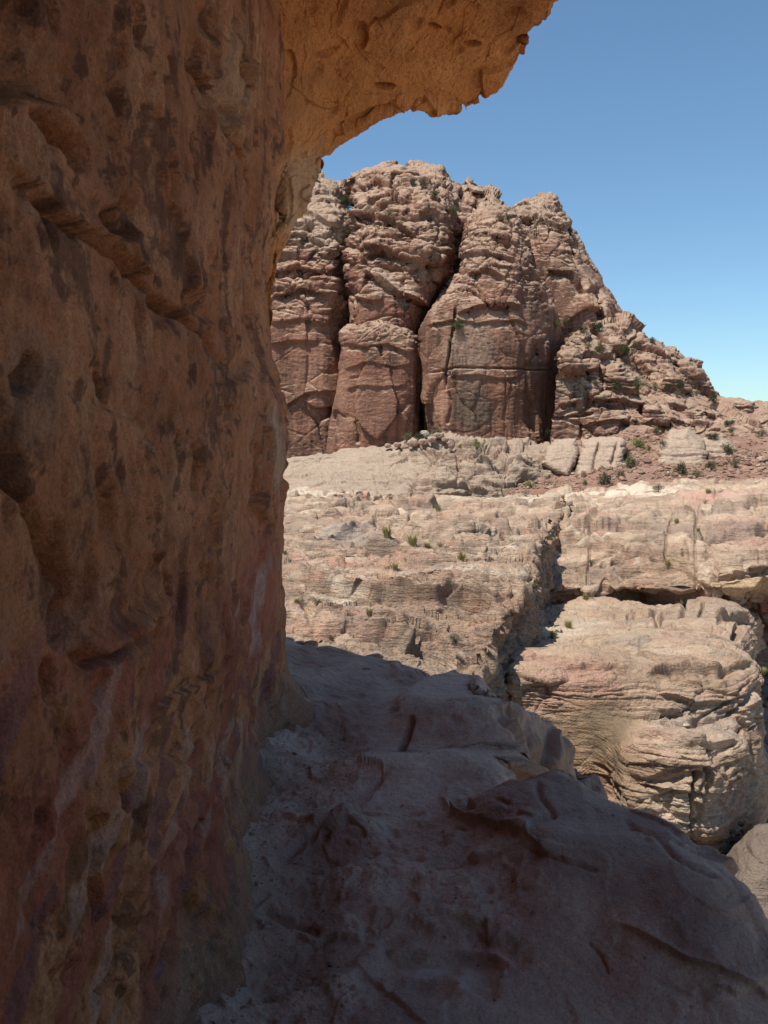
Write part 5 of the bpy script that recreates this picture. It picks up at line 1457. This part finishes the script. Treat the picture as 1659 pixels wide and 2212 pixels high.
def foliage_mesh(kind, seed):
    """unit shrub: stands on the origin, about 1 wide each way and 1.5 high"""
    r = np.random.RandomState(seed)
    V, F, off = [], [], 0
    SV, SF, so = [], [], 0
    def quad(c, size, up):
        nonlocal off
        d = r.normal(size=3); d /= np.linalg.norm(d)
        e = np.cross(d, r.normal(size=3)); e /= np.linalg.norm(e)
        a, b = d * size, e * size * 0.5
        V.extend([c - a, c + b, c + a, c - b]); F.append([off, off + 1, off + 2, off + 3]); off += 4
    def stick(a, b, w, w2):
        nonlocal so
        d = b - a; d = d / (np.linalg.norm(d) + 1e-9)
        x = np.cross(d, [0.31, 0.9, 0.2]); x /= np.linalg.norm(x); y = np.cross(d, x)
        for q, ww in ((a, w), (b, w2)):
            for k in range(4):
                t = k * math.pi / 2
                SV.append(q + ww * (x * math.cos(t) + y * math.sin(t)))
        for k in range(4):
            SF.append([so + k, so + (k + 1) % 4, so + 4 + (k + 1) % 4, so + 4 + k])
        so += 8
    if kind in ('grass', 'yellow'):
        for k in range(150):
            a = r.uniform(0, 6.28); rr = 0.45 * math.sqrt(r.rand())
            b = np.array([rr * math.cos(a), rr * math.sin(a), 0.0])
            h = r.uniform(0.6, 1.5); lean = r.uniform(0.1, 0.75)
            tip = b + np.array([math.cos(a) * lean, math.sin(a) * lean, h])
            mid = (b + tip) / 2 + np.array([0, 0, 0.18 * h])
            w = 0.028
            sx = np.array([-math.sin(a), math.cos(a), 0]) * w
            V.extend([b - sx, b + sx, mid + sx * 0.8, mid - sx * 0.8, tip + sx * 0.2, tip - sx * 0.2])
            F.append([off, off + 1, off + 2, off + 3]); F.append([off + 3, off + 2, off + 4, off + 5]); off += 6
        for k in range(8):
            a = r.uniform(0, 6.28)
            stick(np.zeros(3), np.array([0.5 * math.cos(a), 0.5 * math.sin(a), r.uniform(0.7, 1.3)]), 0.02, 0.008)
    else:
        dense = {'green': 62, 'bright': 52, 'olive': 30, 'dark': 62, 'dry': 16}[kind]
        ends = []
        for k in range(9):
            a = r.uniform(0, 6.28); el = r.uniform(0.35, 1.45)
            ln = r.uniform(0.6, 1.15)
            e = np.array([math.cos(a) * math.cos(el) * ln, math.sin(a) * math.cos(el) * ln, 0.15 + math.sin(el) * ln])
            stick(np.array([0, 0, -0.1]), e, 0.035, 0.012)
            ends.append(e)
            for j in range(3):
                e2 = e * r.uniform(0.6, 1.0) + r.normal(size=3) * 0.22
                stick(e * r.uniform(0.4, 0.8), e2, 0.014, 0.006); ends.append(e2)
        for e in ends:
            for j in range(dense // 2):
                c = e + np.clip(r.normal(size=3), -1.7, 1.7) * 0.15
                c[2] = max(c[2], -0.05)
                quad(c, r.uniform(0.05, 0.10), 0)
    me = []
    for nm, VV, FF, mt in (("foliage", V, F, LEAVES[kind]), ("stem", SV, SF, M_STEM)):
        m = bpy.data.meshes.new(kind + "_" + nm)
        m.from_pydata([tuple(v) for v in VV], [], FF); m.materials.append(mt); me.append(m)
    return me
PROTO = {k: [foliage_mesh(k, 10 * j + i) for i in range(2)] for j, k in enumerate(LEAVES)}

def plant(kind, X, Y, rpx, label, group):
    r = random.Random(int(X * 13 + Y))
    P, b = surface(X, Y + rpx * 0.75)
    d = float(b[2])
    sc = rpx * K / FPX * d * 1.3
    me = PROTO[kind][r.randint(0, 1)]
    name, cat = ("grass_tuft", "grass tuft") if kind in ('grass', 'yellow') else ("shrub", "shrub")
    o = bpy.data.objects.new(name, None); scene.collection.objects.link(o)
    o.empty_display_size = 0.1
    o.location = (P[0], P[1] - 0.15 * sc, P[2] - 0.06 * sc)
    o.rotation_euler = (r.uniform(-0.12, 0.12), r.uniform(-0.12, 0.12), r.uniform(0, 6.28))
    o.scale = (sc, sc, sc * r.uniform(0.85, 1.15))
    o['label'] = label; o['category'] = cat; o['group'] = group
    for nm, m in (("foliage", me[0]), ("stem", me[1])):
        c = bpy.data.objects.new(nm, m); scene.collection.objects.link(c); c.parent = o
    return o

SL, MT, RF, BN, GG = "shrubs on the scree slope", "shrubs on the mountain", "bushes at the foot of the pillars", "tufts on the pale bench", "tufts across the gorge"
PLANTS = [
    ('bright', 1376, 954, 15, "round fresh green bush at the top of the scree, by the grooved slab", SL), ('green', 1354, 997, 12, "upright dark green bush at the grooved slab's lower edge", SL),
    ('olive', 1333, 1020, 12, "grey green bush just below the upright one at the slab's edge", SL), ('dark', 1306, 1033, 14, "large dark bush at the bottom corner of the grooved slab", SL),
    ('bright', 1260, 1040, 6, "tiny bright green bush between the two pale slabs", SL), ('olive', 1355, 978, 9, "thin olive bush above the upright dark green one", SL),
    ('bright', 1402, 966, 6, "low yellow green bush right of the round fresh one", SL), ('olive', 1420, 1052, 11, "flat dull bush alone at the foot of the scree", SL),
    ('dark', 1470, 1012, 13, "dark bush under the hollow of the humped boulder", SL), ('olive', 1504, 1020, 11, "grey bush right of the dark one under the humped boulder", SL),
    ('green', 1533, 1003, 11, "loose green bush below the smooth pale wedge", SL), ('olive', 1584, 998, 11, "olive bush on the rubble right of the pale wedge", SL),
    ('green', 1569, 969, 12, "green bush on the slope above the pale wedge's right tip", SL), ('dark', 1540, 938, 11, "dark bush behind the top of the pale wedge", SL),
    ('green', 1572, 927, 6, "small round bush beneath the stepped ridge rocks", SL), ('dark', 1576, 911, 10, "spreading dark bush tucked under the stepped ridge rocks", SL),
    ('olive', 1640, 933, 12, "dusty olive bush at the far end of the slope", SL), ('olive', 1431, 956, 8, "brownish bush left of the humped boulder", SL),
    ('green', 1381, 827, 15, "widest green bush on the broken slope, beside a gully", MT), ('dark', 1334, 831, 13, "dark green bush on the broken slope left of the widest one", MT),
    ('olive', 1417, 834, 10, "olive bush on the broken slope right of the widest one", MT), ('dark', 1440, 838, 9, "small dark bush touching the olive one on the broken slope", MT),
    ('dark', 1473, 833, 9, "dark bush in front of the striped ridge block", MT), ('olive', 1465, 849, 8, "faded bush just below the dark one by the ridge block", MT),
    ('olive', 1506, 845, 9, "olive bush at the base of the striped ridge block", MT), ('dark', 1542, 856, 9, "dark bush on the skyline where the ridge block ends", MT),
    ('green', 1343, 755, 10, "green bush below the back summit's right shoulder", MT), ('green', 1300, 749, 11, "green bush on the rubble under the back summit", MT),
    ('olive', 1270, 746, 10, "olive bush above the smooth rounded block", MT), ('dark', 1290, 703, 13, "black green bush in the shadow under the back summit's sheer face", MT),
    ('dark', 1256, 708, 9, "smaller dark bush left of the black green one under the sheer face", MT), ('bright', 1281, 761, 5, "little bright bush over the rounded block's shoulder", MT),
    ('dark', 1412, 733, 6, "dark bush standing on the ridge crest against the sky", MT), ('olive', 1372, 741, 7, "olive bush on the ridge slope left of the crest bush", MT),
    ('olive', 1363, 758, 7, "faded bush on the slope under the ridge crest", MT), ('green', 1288, 824, 8, "green bush right of the smooth rounded block", MT),
    ('olive', 1305, 860, 7, "olive bush on the ledge under the broken slope", MT), ('green', 1416, 927, 6, "green bush in front of the small dark cave", MT),
    ('dry', 1234, 938, 7, "pale leafless bush against the lower cliff left of the scree", MT), ('green', 983, 700, 12, "long green bush hanging from a crack high on the tall pillar", MT),
    ('bright', 972, 735, 5, "small bright bush in the same crack lower on the tall pillar", MT), ('dark', 903, 942, 12, "dense dark green bush at the mouth of the black cleft", RF),
    ('olive', 879, 947, 10, "grey green conical bush left of the black cleft", RF), ('olive', 939, 932, 13, "open olive bush above the rockfall right of the cleft", RF),
    ('bright', 992, 960, 5, "bright green tuft of leaves left of two under the tall pillar", RF), ('bright', 1028, 960, 8, "bright green bush right of two under the tall pillar", RF),
    ('dark', 1180, 936, 8, "dark bush in the corner where the tall pillar ends", RF), ('olive', 1171, 1004, 9, "olive bush between the cliff band and the pinkish slab", RF),
    ('bright', 1143, 1045, 9, "yellow green bush where the scree meets the cliff band", RF), ('dry', 1135, 1062, 9, "pale dry bush at the lowest corner of the cliff band", RF),
    ('olive', 833, 950, 6, "faint olive bush at the base of the second pillar", RF), ('dark', 1146, 790, 6, "dark bush on the tall pillar's long ledge", MT),
    ('olive', 1219, 692, 9, "olive bush in the gully between tall pillar and back summit", MT), ('green', 1200, 697, 8, "green bush in that gully nearest to the tall pillar", MT),
    ('dark', 751, 436, 13, "tall dark bush high in the leftmost cleft", MT), ('green', 749, 498, 8, "green bush halfway up the leftmost cleft", MT),
    ('bright', 745, 522, 7, "bright green bush below the halfway bush in the leftmost cleft", MT), ('dark', 686, 384, 7, "dark bush on the skyline next to the overhang", MT),
    ('olive', 840, 461, 10, "twiggy grey bush on the summit pillar's upper ledge", MT), ('olive', 863, 483, 7, "grey bush just under the twiggy one on the summit pillar", MT),
    ('dry', 795, 446, 6, "brown bush on the left side of the summit pillar", MT), ('dark', 911, 396, 9, "dark upright bush on the right slope of the summit", MT),
    ('dark', 893, 394, 8, "dark spreading bush left of the upright one near the summit", MT), ('green', 941, 421, 9, "green bush behind the summit's right shoulder", MT),
    ('olive', 923, 447, 8, "olive bush in the gully below the summit's right shoulder", MT), ('green', 974, 452, 9, "green bush on the terrace under the skyline blocks", MT),
    ('dark', 1099, 469, 6, "dark bush in the notch between the two summits", MT), ('olive', 1080, 467, 8, "olive bush left of the notch between the summits", MT),
    ('grass', 837, 1146, 13, "tall green tuft beside the dark eroded hollow on the bench", BN), ('grass', 895, 1164, 13, "bushy yellow green tuft in the middle of the bench", BN),
    ('grass', 925, 1173, 8, "low tuft right of the bushy yellow green one", BN), ('dry', 952, 1170, 9, "brown tuft ending the row of tufts on the bench", BN),
    ('grass', 943, 1094, 8, "lone tuft on the sandy strip at the back of the bench", BN), ('grass', 996, 1197, 12, "straggly pale tuft in the notch near the bench's broken end", BN),
    ('grass', 851, 1222, 8, "small tuft on the red streaked rock of the bench", BN), ('olive', 981, 1373, 13, "flat olive bush on the lowest step of the bench near its edge", BN),
    ('olive', 681, 1298, 10, "grey bush under the long dark ledge, near the wall", BN), ('grass', 640, 1293, 7, "thin tuft closest to the wall under the long dark ledge", BN),
    ('grass', 801, 1319, 9, "spiky tuft in the middle under the long dark ledge", BN), ('dry', 750, 1317, 9, "dry brown clump left of the spiky tuft under the ledge", BN),
    ('dry', 870, 1322, 7, "dry clump right of the spiky tuft under the ledge", BN), ('grass', 715, 1374, 6, "small tuft in the crack above the rim stones", BN),
    ('grass', 618, 1190, 6, "small tuft beside the wall high on the bench", BN), ('bright', 1158, 1263, 5, "fresh tuft at the top of the gorge", GG),
    ('grass', 1197, 1369, 10, "green tuft in the pale gully left of the layered outcrop", GG), ('grass', 1229, 1346, 10, "yellow green tuft above the one in the pale gully", GG),
    ('grass', 1268, 1287, 8, "tuft at the foot of the shelf's left corner", GG), ('dry', 1281, 1289, 5, "dry tuft right beside the one at the shelf's corner", GG),
    ('yellow', 1439, 1210, 8, "yellow tuft hanging by the hollows of the shelf", GG), ('grass', 1459, 1124, 6, "tuft growing in the left one of the shelf's two long cracks", GG),
    ('dry', 1473, 1299, 5, "dry tuft on top of the layered outcrop", GG), ('grass', 1506, 1143, 5, "tuft growing in the right one of the shelf's two long cracks", GG),
    ('bright', 1190, 1160, 5, "bright tuft at the head of the gorge wall", GG), ('olive', 1277, 1211, 6, "olive tuft in the short crack on the shelf's left part", GG),
    ('grass', 1526, 1059, 7, "yellow green tuft on the white crest of the shelf", GG), ('dry', 1522, 1080, 6, "dry tuft just below the one on the white crest", GG),
    ('grass', 1650, 1448, 8, "pale tuft on the canyon floor beside the outcrop", GG), ('dry', 1356, 1357, 4, "dry tuft on the pale step behind the outcrop's brow", GG),
    ('yellow', 1216, 1071, 5, "orange yellow tuft on the sandy strip under the scree", SL),
]
for row in PLANTS:
    plant(*row)
